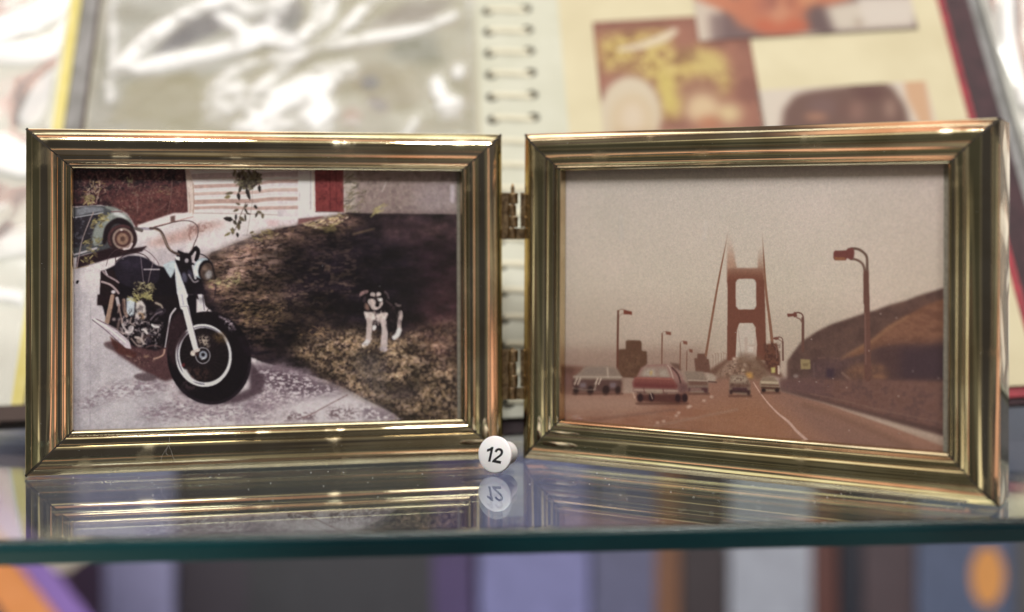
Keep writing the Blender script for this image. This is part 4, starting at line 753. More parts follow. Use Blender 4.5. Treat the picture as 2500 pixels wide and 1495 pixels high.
def panel(M, art, u0, u1, name, label, holds, gain):
    # the backing board is the body of the panel, everything else hangs from it
    V, F = boxvf(.0006, FW - .0006, .0040, .0149, .0006, FH - .0006)
    p = mesh('frame_panel', V, F, VELVET, root); p.matrix_world = M; p['label'] = label
    for s in 'tblr': rail(s, p)
    for (x, z, x1, z1) in ((0, 0, WL, WB), (FW, 0, FW - WR, WB), (0, FH, WL, FH - WT), (FW, FH, FW - WR, FH - WT)):   # dark strips seen through the mitre gaps
        d = Vector((x1 - x, 0, z1 - z)); n_ = Vector((-d.z, 0, d.x)).normalized() * .0004; b0 = 0; V = []; F = []
        for i, (s, y) in enumerate(PROF[2:]):
            c = Vector((x, 0, z)) + d * (s / 13.0)
            for sg in (-1, 1): V.append(tuple(c + n_ * sg + Vector((0, y * .001 + .00012, 0))))
        for i in range(len(PROF) - 3): F.append((b0 + 2 * i, b0 + 2 * i + 1, b0 + 2 * i + 3, b0 + 2 * i + 2))
        mesh('mitre_seam', V, F, SEAM, p)
    V, F = boxvf(.0105, FW - .0105, .0036, .0039, .0090, .0920); mesh('mount_card', V, F, MOUNT, p)
    V = [(u0, .0032, .0095), (u1, .0032, .0095), (u1, .0032, .0915), (u0, .0032, .0915)]; V += [(x, .00328, z) for x, y, z in V]
    pr = mesh('photo_print', V, [(0, 1, 2, 3), (7, 6, 5, 4), (0, 4, 5, 1), (1, 5, 6, 2), (2, 6, 7, 3), (3, 7, 4, 0)], [printed(name, art, .5, gain)], p, uv=[(0, 0), (1, 0), (1, 1), (0, 1)] * 2)
    pr['label'] = holds
    V, F = boxvf(.0108, FW - .0108, .0021, .0026, .0098, .0912); mesh('glass_pane', V, F, PANE, p)
    return p
panel(ML, paint_motorcycle_print(), .0105, FW - .0137, 'motorcycle_print', 'left panel with the motorcycle print', 'colour print of a parked motorcycle, a car and a puppy on a lawn', 1.42)
panel(MR, paint_bridge_print(), .0129, .1250, 'bridge_print', 'right panel turned toward the viewer with the bridge print', 'faded print of a suspension bridge tower in mist above road traffic', 1.42)
def hinge(z0, z1, tip):
    cx, cy, r = .0002, .4150, .00150; n = 4; h = (z1 - z0) / n
    iz = [(-1, 1)]
    # leaves run from the barrel to the side of either panel
    for s in (-1, 1):
        V, F = boxvf(cx + s * .0009 if s > 0 else cx - .0042, cx + .0050 if s > 0 else cx - .0009, cy - .0004, cy + .0002, z0, z1)
        if s < 0: L = mesh('hinge', *join((V, F), boxvf(cx + .0009, cx + .0050, cy - .0004 + .00005, cy + .0002, z0 + h * 0, z0 + h * .95), boxvf(cx + .0024, cx + .0050, cy - .0004 + .00005, cy + .0002, z0 + h, z1)), OLD_BRASS, root); L.matrix_world = Matrix.Identity(4)
    for k in range(n):
        a, b_ = z0 + h * k + .0001, z0 + h * (k + 1) - .0001; rr = r * (1.0 if k % 2 else .92)
        V, F = lathe([(rr * .86, 0), (rr, .00025), (rr, b_ - a - .00025), (rr * .86, b_ - a)], 24)
        o = mesh('knuckle', [(x, y, z) for x, y, z in V], F, OLD_BRASS, L, smooth=35); o.matrix_world = Matrix.Translation((cx + (.0002 if k % 2 else -.0002), cy - .0006, a))
    V, F = lathe([(.0006, 0), (.0006, z1 - z0 + tip * .6), (.00035, z1 - z0 + tip), (.0001, z1 - z0 + tip + .0003)], 16)
    o = mesh('hinge_pin', V, F, OLD_BRASS, L, smooth=40); o.matrix_world = Matrix.Translation((cx, cy - .0006, z0))
hinge(.0680, .0824, .0026); hinge(.0182, .0337, .0003)

# ================================================================ the numbered marker
WHITE = mat('white_plastic', (.90, .90, .92), .38, 0, Subsurface_Weight=.15, Subsurface_Scale=.002, Coat_Weight=.15)
INK = mat('black_ink', (.012, .012, .015), .5)
def marker():
    r = .00535; ax = Vector((.42, .86, -.10)).normalized()          # points from the face back into the stem
    face = Vector((-.00515, .3885, .00575)); z = -ax; x = Vector((1, 0, 0)); x = (x - z * x.dot(z)).normalized(); y = z.cross(x)
    M = Matrix(((x.x, y.x, z.x, face.x), (x.y, y.y, z.y, face.y), (x.z, y.z, z.z, face.z), (0, 0, 0, 1)))
    V, F = lathe([(r * .94, 0), (r * .985, -.00012), (r, -.0004), (r * .985, -.0012), (r * .93, -.0017), (r * .80, -.0021)], 72)
    t_ = empty('number_marker', M); tag(t_, 'small round white number marker printed 12, lying before the hinge of the brass frame', 'number marker')
    mesh('marker_head', V, F, WHITE, t_, smooth=50)
    V, F = lathe([(r * .74, -.0019), (r * .70, -.0040), (r * .66, -.0078), (r * .645, -.0086), (r * .58, -.0091)], 60); mesh('stem', V, F, WHITE, t_, smooth=50)
    # figures 1 and 2, cut as flat raised print
    one = [(-.34, .34), (-.34, .22), (-.16, .36), (.02, .50), (.14, .50), (.14, -.5), (-.03, -.5), (-.03, .27), (-.18, .20), (-.34, .155)]
    one = [(-.30, .30), (-.20, .335), (-.10, .40), (-.01, .50), (.13, .50), (.13, -.5), (-.045, -.5), (-.045, .235), (-.16, .16), (-.30, .115)]
    out = [(-.31, .21), (-.295, .32), (-.22, .43), (-.11, .49), (.01, .505), (.13, .49), (.24, .43), (.31, .33), (.325, .22), (.30, .10), (.23, 0), (.10, -.13), (.0, -.23), (-.07, -.315), (.325, -.315), (.325, -.5), (-.35, -.5), (-.32, -.38), (-.25, -.27), (-.14, -.15), (0, -.02), (.09, .07), (.135, .15), (.145, .22), (.125, .29), (.07, .335), (.0, .35), (-.07, .335), (-.12, .28), (-.135, .19)]
    H = .0044; ang = R(-8); c, s = math.cos(ang), math.sin(ang)
    for pts, dx in ((one, -.30), (out, .28)):
        P = [((px * .98 + dx + py * .10) * H, py * H) for px, py in pts]; P = [(u * c - v * s + .0000, u * s + v * c - .0001) for u, v in P]
        n_ = len(P); V = [(u, v, .00003) for u, v in P] + [(u, v, .00001) for u, v in P]; bm = bmesh.new(); vs = [bm.verts.new(v) for v in V]
        bm.faces.new(vs[:n_]); bmesh.ops.triangulate(bm, faces=bm.faces[:])
        me = bpy.data.meshes.new('digit'); bm.to_mesh(me); bm.free(); me.materials.append(INK); o = bpy.data.objects.new('digit', me); COL.objects.link(o); o.parent = t_
marker()

# ================================================================ albums standing open behind the frame
th, ln = R(3.3), R(30)
U = Vector((math.cos(th), 0, math.sin(th))); V0 = Vector((0, math.sin(ln), math.cos(ln))); Vv = (V0 - U * V0.dot(U)).normalized(); N = U.cross(Vv)     # N points to the viewer
AM = Matrix(((U.x, Vv.x, N.x, 0), (U.y, Vv.y, N.y, .450), (U.z, Vv.z, N.z, .0110), (0, 0, 0, 1)))
CROP.update({'P': (1250, 0, 3.534), 'Q': (1850, 0, 3.534), 'L': (0, 0, 3.534), 'M': (600, 0, 3.533)})
mm = .001
def slab(name, a0, a1, b0, b1, c0, c1, m, parent, uv=False, bev=0):
    V, F = boxvf(a0 * mm, a1 * mm, b0 * mm, b1 * mm, c0 * mm, c1 * mm)
    o = mesh(name, V, F, m, parent, uv=[((x / mm - a0) / (a1 - a0), (y / mm - b0) / (b1 - b0)) for x, y, z in V] if uv else None)
    if bev: bevel(o, bev * mm)
    return o
RED = vary(mat('red_cover_cloth', rough=.55), 220, lin((120, 18, 34)), lin((150, 30, 46)))
MAROON = vary(mat('maroon_leather', rough=.6), 160, lin((44, 26, 34)), lin((62, 36, 44)), bump=.5)
CREAM = vary(mat('cream_album_page', rough=.6), 40, lin((186, 178, 146)), lin((194, 187, 156)))
PALE = vary(mat('pale_binding_strip', rough=.5), 60, lin((180, 182, 164)), lin((188, 190, 174)))
YELLOW = vary(mat('yellow_page_edge', rough=.6), 90, lin((206, 194, 110)), lin((214, 204, 134)))
GREY_EDGE = vary(mat('grey_cover_edge', rough=.5), 120, lin((112, 112, 110)), lin((140, 140, 140)))
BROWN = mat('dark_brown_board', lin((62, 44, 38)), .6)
HOLE = mat('dark_hole', (.085, .078, .06), .9)
RING = mat('cream_binding_loop', lin((200, 196, 172)), .5)

def crumple(name, a0, a1, b0, b1, c, parent, mask, seed, amp=2.2, uvm=None):
    """a loose sheet of clear film with raised creases and glare painted on in white"""
    nx, ny = 150, 150; rs = np.random.RandomState(seed); h = gauss(rs.randn(ny, nx), 7); h /= h.std(); h2 = gauss(rs.randn(ny, nx), 3); h2 /= h2.std()
    mk = mask[(np.linspace(1, 0, ny) * (mask.shape[0] - 1)).astype(int)][:, (np.linspace(0, 1, nx) * (mask.shape[1] - 1)).astype(int)]
    H = c + amp * (.22 * h + .05 * h2) + 1.6 * gauss(mk, 1.5); H = np.maximum(H, c - .35)
    V = [((a0 + (a1 - a0) * i / (nx - 1)) * mm, (b0 + (b1 - b0) * j / (ny - 1)) * mm, H[j, i] * mm) for j in range(ny) for i in range(nx)]
    F = [(j * nx + i, j * nx + i + 1, (j + 1) * nx + i + 1, (j + 1) * nx + i) for j in range(ny - 1) for i in range(nx - 1)]
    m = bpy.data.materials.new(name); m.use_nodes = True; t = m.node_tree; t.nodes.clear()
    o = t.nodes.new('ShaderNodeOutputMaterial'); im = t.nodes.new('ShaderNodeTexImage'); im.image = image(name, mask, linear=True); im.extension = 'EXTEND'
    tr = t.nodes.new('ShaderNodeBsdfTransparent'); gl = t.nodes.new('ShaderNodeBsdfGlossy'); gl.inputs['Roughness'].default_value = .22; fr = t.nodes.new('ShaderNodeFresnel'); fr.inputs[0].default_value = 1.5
    pr = t.nodes.new('ShaderNodeBsdfPrincipled'); pr.inputs['Base Color'].default_value = (.93, .95, .95, 1); pr.inputs['Roughness'].default_value = .35  # white base colour stands in for glare along the masked streaks
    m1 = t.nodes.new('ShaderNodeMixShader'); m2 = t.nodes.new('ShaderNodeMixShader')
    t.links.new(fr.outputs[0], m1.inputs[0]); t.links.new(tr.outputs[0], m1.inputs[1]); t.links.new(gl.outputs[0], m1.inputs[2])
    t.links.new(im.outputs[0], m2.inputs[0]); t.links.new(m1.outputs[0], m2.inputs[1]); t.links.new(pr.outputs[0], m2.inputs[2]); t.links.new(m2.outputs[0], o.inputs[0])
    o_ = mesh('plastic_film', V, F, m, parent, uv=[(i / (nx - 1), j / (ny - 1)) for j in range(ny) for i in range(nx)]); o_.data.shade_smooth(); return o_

def paint_left_page():
    s = Sheet(620, 860, [(253.9, -124.8), (1152.4, -176.6), (1207.2, 1013.2), (91.4, 1077.6)], (214, 212, 190)); f, l, e = s.fill, s.line, s.ell
    s.tex([(50, -200), (1250, -200), (1250, 1100), (50, 1100)], [(196, 194, 170), (222, 222, 206)], 120, soft=4)
    f([(780, -60), (1130, -90), (1160, 330), (300, 330), (290, 210), (560, 180)], (204, 198, 162), soft=4)
    f([(320, 195), (470, 180), (520, 300), (250, 305)], (198, 190, 146), soft=8)
    f([(360, 140), (420, 80), (540, 30), (520, 80), (440, 120), (380, 140)], (124, 120, 124), soft=7, a=.95); f([(430, 60), (560, 20), (560, 60), (470, 100)], (132, 128, 128), soft=8, a=.9)
    f([(610, 60), (730, 0), (740, 50), (640, 110)], (158, 152, 144), soft=8); f([(870, 80), (990, 10), (1120, 0), (1040, 60)], (176, 164, 142), soft=8); f([(960, 90), (1060, 80), (1080, 160), (940, 150)], (158, 158, 128), soft=12)
    f([(890, 160), (1010, 170), (1040, 250), (900, 290), (860, 210)], (182, 168, 118), soft=12); e(900, 205, 22, 16, (128, 124, 122), soft=7); e(920, 258, 26, 14, (138, 118, 104), ang=30, soft=7)
    e(855, 285, 22, 18, (196, 140, 96), soft=9); f([(690, 60), (720, 40), (720, 130), (690, 120)], (140, 140, 130), soft=8)
    l([(1165, -60), (1172, 330)], 10, (210, 204, 170), soft=3); f([(240, 480), (1190, 480), (1190, 1060), (100, 1060)], (226, 228, 214), soft=20)
    s.img = gauss(s.img, 1); s.desat(.85); return np.clip(s.img, 0, 1)
def paint_glare_mask():  # glare streaks of the left film, painted by hand
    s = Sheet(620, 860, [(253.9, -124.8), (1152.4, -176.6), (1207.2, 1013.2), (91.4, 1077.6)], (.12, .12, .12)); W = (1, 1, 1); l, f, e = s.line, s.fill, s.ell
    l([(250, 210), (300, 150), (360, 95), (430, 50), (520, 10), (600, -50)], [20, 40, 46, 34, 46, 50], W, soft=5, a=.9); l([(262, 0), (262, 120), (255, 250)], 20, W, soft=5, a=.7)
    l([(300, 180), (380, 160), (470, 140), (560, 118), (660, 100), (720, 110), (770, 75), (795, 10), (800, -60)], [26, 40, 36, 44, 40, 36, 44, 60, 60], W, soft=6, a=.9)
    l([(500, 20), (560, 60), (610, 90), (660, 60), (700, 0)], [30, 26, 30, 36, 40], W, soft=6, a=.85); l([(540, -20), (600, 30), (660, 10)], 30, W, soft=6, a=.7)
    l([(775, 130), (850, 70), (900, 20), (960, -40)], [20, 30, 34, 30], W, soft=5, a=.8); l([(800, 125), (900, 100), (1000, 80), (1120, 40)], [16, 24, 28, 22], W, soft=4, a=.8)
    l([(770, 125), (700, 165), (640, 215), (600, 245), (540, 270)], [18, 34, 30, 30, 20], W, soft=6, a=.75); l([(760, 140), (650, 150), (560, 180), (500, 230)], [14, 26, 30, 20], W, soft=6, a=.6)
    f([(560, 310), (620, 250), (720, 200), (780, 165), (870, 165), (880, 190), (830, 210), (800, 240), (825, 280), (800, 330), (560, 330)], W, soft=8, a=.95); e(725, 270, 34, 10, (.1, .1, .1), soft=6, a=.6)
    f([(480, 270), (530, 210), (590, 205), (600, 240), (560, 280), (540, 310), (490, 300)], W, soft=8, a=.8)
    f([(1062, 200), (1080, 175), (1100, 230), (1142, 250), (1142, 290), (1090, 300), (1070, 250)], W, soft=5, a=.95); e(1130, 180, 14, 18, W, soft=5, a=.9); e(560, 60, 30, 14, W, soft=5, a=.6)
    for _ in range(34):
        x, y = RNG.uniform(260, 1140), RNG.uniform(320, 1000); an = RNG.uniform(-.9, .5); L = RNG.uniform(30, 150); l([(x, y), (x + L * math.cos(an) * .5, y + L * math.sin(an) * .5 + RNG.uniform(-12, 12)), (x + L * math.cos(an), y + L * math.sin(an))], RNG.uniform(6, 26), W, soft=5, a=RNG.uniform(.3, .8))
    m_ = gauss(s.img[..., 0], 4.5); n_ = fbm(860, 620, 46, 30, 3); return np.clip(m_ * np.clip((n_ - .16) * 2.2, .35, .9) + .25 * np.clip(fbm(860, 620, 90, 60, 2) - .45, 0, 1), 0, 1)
def rand_glare_mask(w, h, base, n, seed, strokes=()):  # scattered glare strokes painted for the outer films
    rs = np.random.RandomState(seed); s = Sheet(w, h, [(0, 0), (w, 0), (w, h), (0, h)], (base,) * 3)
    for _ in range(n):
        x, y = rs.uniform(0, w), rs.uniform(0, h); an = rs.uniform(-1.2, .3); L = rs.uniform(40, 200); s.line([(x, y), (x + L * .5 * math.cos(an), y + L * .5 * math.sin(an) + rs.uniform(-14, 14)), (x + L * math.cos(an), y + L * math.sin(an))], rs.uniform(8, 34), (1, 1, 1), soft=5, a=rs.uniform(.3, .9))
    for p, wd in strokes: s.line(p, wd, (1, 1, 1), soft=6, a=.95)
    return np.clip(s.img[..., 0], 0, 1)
def paint_flowers():
    s = Sheet(360, 400, [(1446.2, 60.1), (1820.4, 38.6), (1882.3, 393.4), (1482.2, 416.5)], (150, 92, 76)); f, l, e, tx = s.fill, s.line, s.ell, s.tex
    tx([(1440, 40), (1830, 30), (1900, 400), (1470, 430)], [(140, 84, 68), (164, 104, 82)], 60, soft=4)
    tx([(740, 330), (1330, 260), (1400, 480), (1600, 420), (1800, 480), (1900, 700), (1860, 840), (1500, 860), (1450, 1050), (1280, 1050), (1250, 760), (1000, 640), (780, 640)], [(150, 108, 62), (198, 168, 84), (214, 192, 104), (164, 120, 72)], 26, 'P', 12, .95, .3, .7)
    l([(930, 450), (1100, 420), (1300, 350), (1400, 290)], [40, 70, 90, 60], (222, 206, 176), 'P', 6, .95)
    e(1340, 790, 70, 190, (210, 190, 92), 'P', -15, 10, .9); e(1700, 560, 160, 90, (206, 182, 104), 'P', 20, 14, .8); e(1370, 620, 60, 50, (214, 190, 110), 'P', 0, 10, .8)
    e(1020, 1010, 270, 330, (214, 200, 172), 'P', 0, 7); e(1040, 1060, 180, 220, (206, 178, 132), 'P', 0, 12, .7); e(1040, 1040, 110, 150, (222, 206, 182), 'P', 0, 12, .8)
    e(1620, 800, 200, 120, (160, 108, 84), 'P', 0, 12, .9); e(1640, 960, 150, 130, (222, 196, 150), 'P', 0, 12, .9); e(1870, 1000, 110, 90, (222, 200, 144), 'P', 0, 12, .9); e(1700, 1080, 100, 60, (186, 110, 72), 'P', 0, 10, .8)
    f([(1450, 400), (1500, 330), (1900, 330), (1900, 430), (1470, 430)], (196, 160, 120), soft=14, a=.8)
    s.desat(.85); return np.clip(s.img, 0, 1)
def paint_orange():
    s = Sheet(430, 300, [(1666.6, -161.6), (2172.9, -190.8), (2240.8, 76.2), (1706.9, 107.0)], (206, 190, 172)); f, l, e = s.fill, s.line, s.ell
    f([(0, -700), (1700, -700), (1700, 300), (680, 330), (400, 300), (-40, 360), (-300, 380), (-300, -200)], (104, 80, 80), 'Q', 6)
    f([(1700, 150), (1720, 380), (2400, 340), (2300, 100)], (118, 92, 92), 'P', 8, .8)
    f([(1500, -120), (1800, -60), (2000, 60), (2050, 160), (1960, 190), (1750, 90), (1560, 10)], (200, 118, 82), 'P', 7)
    f([(0, -400), (780, -400), (820, 20), (640, 90), (470, 60), (400, 160), (440, 290), (60, 330), (-180, 240), (-220, 60)], (196, 112, 78), 'Q', 10)
    e(200, 250, 230, 70, (198, 92, 58), 'Q', 0, 8, .9); e(180, 130, 90, 110, (206, 140, 104), 'Q', 0, 12, .8); e(430, 30, 90, 30, (214, 150, 100), 'Q', -10, 8, .8); e(60, 60, 90, 90, (176, 100, 80), 'Q', 0, 10, .7); e(120, 20, 50, 80, (150, 84, 70), 'Q', 0, 8, .7); e(280, 40, 40, 60, (160, 90, 70), 'Q', 0, 8, .7)
    f([(580, 90), (820, 40), (1340, 20), (1360, 260), (660, 300)], (214, 204, 186), 'Q', 9, .95); f([(860, 0), (1330, -10), (1340, 230), (900, 250)], (216, 206, 194), 'Q', 5, .9); e(870, 220, 26, 36, (150, 126, 104), 'Q', 0, 8, .8)
    s.desat(.85); return np.clip(s.img, 0, 1)
def paint_portrait():
    s = Sheet(360, 340, [(1846.9, 227.3), (2260.2, 203.5), (2345.0, 539.8), (1905.4, 565.1)], (216, 204, 188)); f, l, e = s.fill, s.line, s.ell
    f([(210, 1060), (260, 920), (360, 830), (640, 780), (960, 740), (1120, 750), (1200, 830), (1300, 1060), (1300, 1700), (200, 1700)], (112, 78, 68), 'Q', 7, 1, True)
    e(560, 940, 130, 80, (120, 88, 84), 'Q', 0, 12, .8); e(960, 830, 130, 60, (96, 56, 52), 'Q', 0, 12, .8); e(850, 980, 70, 90, (150, 106, 92), 'Q', 0, 12, .8); e(500, 1030, 100, 30, (190, 130, 96), 'Q', 0, 8, .8); e(1140, 960, 40, 90, (176, 140, 122), 'Q', 0, 10, .8); e(740, 960, 40, 90, (110, 70, 62), 'Q', 0, 10, .7)
    f([(1255, 700), (1440, 690), (1500, 1060), (1700, 1900), (1400, 1900), (1380, 1060), (1280, 860)], (214, 166, 124), 'Q', 5, .95)
    s.desat(.85); return np.clip(s.img, 0, 1)

# --- open ring-bound album
AB = empty('open_photo_album', AM.copy()); tag(AB, 'large open album with red-edged maroon cover, loop binding and photographs, leaning behind the brass frame', 'photo album')
slab('cover_board', -158.5, 191, -9, 222, -5.2, -2.4, MAROON, AB, bev=.8)
slab('red_lining', 26, 180.5, -6.5, 217, -2.4, -1.2, RED, AB)
pl_ = slab('album_page', -158, -6, -3, 215, -2.4, 0, [printed('left_page', paint_left_page(), .5, .64)], AB, uv=True)
crumple('film_left', -157, -8, -2, 214, .9, pl_, paint_glare_mask(), 4)
pr_ = slab('album_page', 27, 177.2, -3, 215, -1.2, 0, CREAM, AB)
ph = slab('photograph', 40, 101, 92, 160.5, .05, .35, [printed('flower_photograph', .86 * paint_flowers(), .5)], pr_, uv=True); ph['label'] = 'faded photograph of pale flowers'
ph = slab('photograph', 81, 167, 148, 205, .4, .7, [printed('orange_photograph', .86 * paint_orange(), .5)], pr_, uv=True); ph['label'] = 'photograph of a figure in orange clothes'
ph = slab('photograph', 100, 165, 62, 123, .05, .35, [printed('portrait_photograph', .86 * paint_portrait(), .5)], pr_, uv=True); ph['label'] = 'photograph with a dark haired head'
# binding strips with punched holes and the loops that run through them
def strip(a0, a1, ac, parent):
    V, F = [], []; n = 16; P = 10.5; r = 2.5; K = 21
    for k in range(K):
        b0 = -4 + k * P; bc = b0 + P / 2; base = len(V)
        for z in (0., -.8):
            for i in range(n):
                an = 2 * math.pi * i / n; V.append(((ac + r * math.cos(an) * 1.0) * mm, (bc + r * .85 * math.sin(an)) * mm, z * mm))
        ob = len(V)
        for i in range(n):
            an = 2 * math.pi * i / n; c_, s_ = math.cos(an), math.sin(an); q = max(abs(c_), abs(s_)); x = c_ / q; y = s_ / q
            V.append(((ac + x * ((a1 - ac) if x > 0 else (ac - a0))) * mm, (bc + y * P / 2) * mm, 0))
        for i in range(n):
            j = (i + 1) % n; F.append((base + i, base + j, ob + j, ob + i)); F.append((base + i, base + n + i, base + n + j, base + j))
    return mesh('binding_strip', V, F, PALE, parent)
slab('spine_core', -6, 27, -4, 216, -2.4, -.9, HOLE, AB)
strip(-6, 5.8, -1.3, AB); strip(7, 27, 14.0, AB); slab('spine_gutter', 5.8, 7.0, -4, 216, -.85, -.12, PALE, AB)
for k in range(21):
    b0 = -4 + k * 10.5 + 5.25; V, F = [], []; n = 10; q = 8; A0, A1 = -1.3, 14.0
    for i in range(n + 1):
        f_ = i / n; x = A0 + (A1 - A0) * f_; z = -.2 + .5 * math.sin(f_ * math.pi) ** .6; y = b0 - 1.6 * f_ + .9
        for j in range(q):
            an = 2 * math.pi * j / q; V.append((x * mm, (y + 1.25 * math.cos(an)) * mm, (z + .4 * math.sin(an)) * mm))
    for i in range(n):
        for j in range(q): F.append((i * q + j, i * q + (j + 1) % q, (i + 1) * q + (j + 1) % q, (i + 1) * q + j))
    mesh('binding_loop', V, F, RING, AB, smooth=60)
# --- album on the left with the yellow page edge
AA = empty('yellow_edged_album', AM.copy()); tag(AA, 'film-covered album page with a yellow edge at the far left behind the frame', 'photo album')
slab('cover_board', -330, -158.6, 5, 226, -7.5, -5.0, GREY_EDGE, AA); slab('cover_board', -166.7, -159.7, 6, 224, -5.0, -1.8, GREY_EDGE, AA); slab('spine_shadow_strip', -159.6, -158.2, -2, 224, -2.3, -.4, BROWN, AA)  # the second, narrow cover_board and the dark strip only stand in for shading in the gap
slab('yellow_edge', -171, -166.8, 11, 224, -4.9, -.6, YELLOW, AA)
pa = slab('album_page', -330, -171, 11, 224, -4.9, -.7, [vary(mat('grey_white_page', rough=.5), 25, lin((198, 200, 188)), lin((214, 216, 204)))], AA)
slab('bottom_edge', -330, -160, 5.2, 10.9, -4.9, .2, BROWN, AA)
crumple('film_far_left', -329, -172, 12, 223, .0, pa, rand_glare_mask(500, 640, .15, 30, 3, [([(330, 175), (420, 150), (480, 120)], 40), ([(300, 60), (380, 20)], 50), ([(430, 60), (470, 20)], 30), ([(440, 330), (480, 345)], 40)]), 8)
# --- album at the right edge
AC = empty('grey_paged_album', AM @ Matrix.Translation((0, 0, -.004))); tag(AC, 'silvery film-covered album page at the far right behind the red-edged album', 'photo album')
slab('cover_board', 189, 350, -12, 224, -6, -4.5, GREY_EDGE, AC)
pc = slab('album_page', 197, 350, -10, 222, -4.5, -1, [vary(mat('silver_page', rough=.45), 18, lin((150, 150, 146)), lin((206, 208, 200)))], AC)
crumple('film_far_right', 198, 349, -9, 221, .2, pc, rand_glare_mask(500, 640, .15, 30, 12, [([(60, 60), (20, 200), (10, 300)], 14), ([(60, 20), (90, 140)], 30)]), 15)
# --- clear rest under the albums
V, F = [], []
for x in np.linspace(-.32, .34, 23):
    z = .0110 + math.tan(th) * x - .0095 * math.cos(ln); y = .446; z = max(z, .0012)
    V += [(x, y, .0002), (x, y + .003, .0002), (x, y + .003, z), (x, y, z)]
for k in range(22):
    for i in range(4): F.append((k * 4 + i, k * 4 + (i + 1) % 4, k * 4 + 4 + (i + 1) % 4, k * 4 + 4 + i))
F += [(0, 1, 2, 3), (88, 89, 90, 91)]
st = mesh('acrylic_rest', V, F, clear('clear_acrylic', (.93, .95, .95), 1.4, .05)); tag(st, 'low clear acrylic rest under the lower edge of the open album', 'display rest')

# ================================================================ lower shelf: books and boxes seen under and through the glass
def book(x0, x1, top, y, spine, label, name='book', cat='book', depth=.12, lean=0., extra=None, bottom=-.35):
    t_ = empty(name, Matrix.Translation(((x0 + x1) / 2, y, bottom)) @ Matrix.Rotation(lean, 4, 'Y')); tag(t_, label, cat, 'books standing on the shelf below'); w = (x1 - x0) / 2; h = top - bottom
    m = vary(mat(name + '_cloth', rough=.6), 70, tuple(.8 * v for v in lin(spine)), lin(spine), bump=.2)
    c = .0016
    V, F = join(boxvf(-w, w, 0, .0018, 0, h), boxvf(-w, -w + c, .0018, depth, 0, h), boxvf(w - c, w, .0018, depth, 0, h)); o = mesh('cover', V, F, m, t_); bevel(o, .0006)
    V, F = boxvf(-w + c, w - c, .002, depth - .003, .002, h - .003); mesh('page_block', V, F, mat('paper', lin((206, 200, 184)), .8), t_)
    return t_, w, h
X = lambda px, y: (px - 1250) * y / 3258.67
Zt = lambda py, y: .07533 - (py - 531.3) * y / 3258.67
def bk(p0, p1, ptop, col, label, y=1.0, **k):
    g = sum(col) / 3; col = tuple(g + (v - g) * .78 for v in col)
    return book(X(p0, y), X(p1, y) - .0006, Zt(ptop, y), y, col, label, **k)
bk(-420, -40, 1110, (150, 152, 184), 'pale blue-grey book at the far left under the shelf')
bk(-30, 170, 1400, (60, 34, 60), 'low plum book under the left end of the shelf', y=.92)
bk(176, 424, 1112, (140, 140, 186), 'wide lavender book under the left brass panel')
bk(424, 600, 1052, (52, 44, 54), 'charcoal book right of the wide lavender one', lean=.02)
bk(604, 1060, 1046, (52, 52, 56), 'very wide black book under the middle of the shelf')
bk(1064, 1166, 1050, (76, 58, 108), 'narrow purple book beside the wide black one', lean=-.02)
bk(1170, 1440, 1126, (120, 122, 178), 'lavender-blue book under the number marker')
bk(1440, 1596, 1126, (92, 94, 128), 'slate blue book left of the orange-brown spine', lean=.015)
bk(1598, 1662, 1120, (126, 78, 46), 'narrow orange-brown book under the bridge print')
bk(1664, 1778, 1118, (54, 42, 44), 'dark brown book between orange-brown and pale grey spines')
bk(1782, 1984, 1130, (160, 166, 178), 'pale grey book under the bridge print')
bk(1990, 2052, 1122, (96, 48, 38), 'narrow red-brown book right of the pale grey one', lean=-.012)
bk(2054, 2106, 1130, (20, 24, 40), 'narrow navy book beside the red-brown one')
bk(2108, 2236, 1124, (76, 58, 62), 'dull brown book left of the blue one')
tb, w_, h_ = bk(2240, 2478, 1150, (76, 90, 122), 'blue book with an amber oval on its spine')
V, F = lathe([(1, 0), (1, .0006)], 40); za = Zt(1412, 1.0) + .35; zr = .0225
mesh('spine_oval', [(X(2412, 1.0) - (X(2240, 1.0) + X(2478, 1.0)) / 2 + x * .0126, -.0007 + z * .5, za + y * zr) for x, y, z in V], F, mat('amber_foil', lin((206, 144, 78)), .5), tb)
bk(2482, 2960, 1262, (78, 76, 76), 'dark grey book at the far right under the shelf')
# orange band leaning across the plum book
t_ = empty('leaning_folder', Matrix.Translation((X(170, .86), .86, Zt(1630, .86))) @ Matrix.Rotation(R(-38), 4, 'Y')); tag(t_, 'bright orange folder with a purple back leaning at the lower left', 'folder')
V, F = boxvf(-.0130, .0130, 0, .001, 0, .143); mesh('front_sheet', V, F, vary(mat('orange_card', rough=.6), 60, lin((196, 124, 62)), lin((206, 134, 76))), t_)
V, F = boxvf(-.0075, .0287, .0025, .0035, 0, .143); mesh('back_sheet', V, F, mat('purple_card', lin((124, 96, 160)), .6), t_)
# floor of the lower cabinet and the back wall
V, F = boxvf(-1.8, 1.8, .3, 1.5, -.354, -.3502); tag(mesh('lower_shelf', V, F, mat('dark_shelf_board', lin((70, 66, 66)), .6)), kind='structure')
V, F = boxvf(-2.4, 2.4, 1.4, 1.42, -.36, 1.4); tag(mesh('back_wall', V, F, vary(mat('grey_blue_wall', rough=.8), 4, lin((132, 134, 154)), lin((146, 148, 166)))), kind='structure')

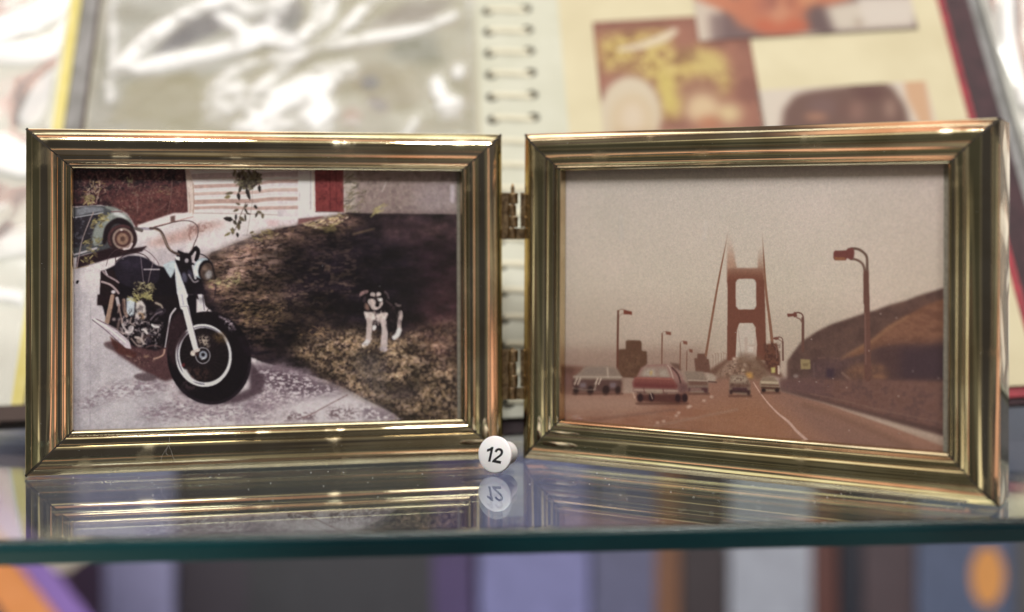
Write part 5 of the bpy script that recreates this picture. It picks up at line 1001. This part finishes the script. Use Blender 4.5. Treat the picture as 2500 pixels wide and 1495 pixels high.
# ================================================================ dust and lint
def dust(name, n, place, size, seed, label):
    rs = random.Random(seed); V, F = [], []
    for _ in range(n):
        p, nn = place(rs); r = size * rs.choice([.5, .7, 1, 1.4]) ; b_ = len(V)
        for d in ((1, 0, 0), (-1, 0, 0), (0, 1, 0), (0, -1, 0), (0, 0, 1), (0, 0, -1)): V.append((p[0] + d[0] * r * rs.uniform(.6, 1.4), p[1] + d[1] * r, p[2] + r * .6 + d[2] * r * .6))
        for q in ((0, 2, 4), (2, 1, 4), (1, 3, 4), (3, 0, 4), (2, 0, 5), (1, 2, 5), (3, 1, 5), (0, 3, 5)): F.append(tuple(b_ + i for i in q))
    o = mesh(name, V, F, mat('dust_grey', (.75, .75, .72), .9)); tag(o, label, 'dust', kind='stuff'); return o
def on_shelf(rs):
    x = rs.uniform(-.13, .14); y = rs.uniform(.325, .40); return (x, y, .0), None
dust('shelf_dust', 260, on_shelf, .00011, 5, 'fine pale dust specks lying on the glass shelf before the frame')

def on_rails(M):
    def f(rs):
        s_ = rs.uniform(1.5, 12.5); y = np.interp(s_, [p[0] for p in PROF[3:-1]], [p[1] for p in PROF[3:-1]]) * .001; q = s_ / 13.0; k = rs.random()
        if k < .7: x = rs.uniform(.015, FW - .015); z = FH - q * WT if k < .3 else q * WB
        else: z = rs.uniform(.015, FH - .015); x = q * WL if k < .85 else FW - q * WR
        return tuple(M @ Vector((x, y, z))), None
    return f
dust('brass_dust', 110, on_rails(ML), .00006, 21, 'tiny dust specks on the left brass mouldings')
dust('brass_dust', 110, on_rails(MR), .00006, 22, 'tiny dust specks on the right brass mouldings')
V, F = [], []
for pts in ([(.0402, .0102), (.0400, .0080), (.0388, .0062), (.0380, .0045), (.0378, .0028)], [(.0400, .0078), (.0408, .0060), (.0412, .0045), (.0420, .0034)], [(.0396, .0072), (.0392, .0058), (.0400, .0050)]):
    P = smooth(pts, 5); b_ = len(V)
    for i, (x, z) in enumerate(P):
        y = np.interp(z / WB * 13, [p[0] for p in PROF[3:-1]], [p[1] for p in PROF[3:-1]]) * .001 - .00008
        for j in range(4): an = math.pi / 2 * j; V.append(tuple(ML @ Vector((x + .000022 * math.cos(an), y + .000022 * math.sin(an), z))))
    for i in range(len(P) - 1):
        for j in range(4): F.append((b_ + i * 4 + j, b_ + i * 4 + (j + 1) % 4, b_ + i * 4 + 4 + (j + 1) % 4, b_ + i * 4 + 4 + j))
tag(mesh('lint_fibre', V, F, mat('lint', (.5, .47, .42), .9)), 'fine lint fibres clinging to the lower rail of the left brass panel', 'lint', kind='stuff')
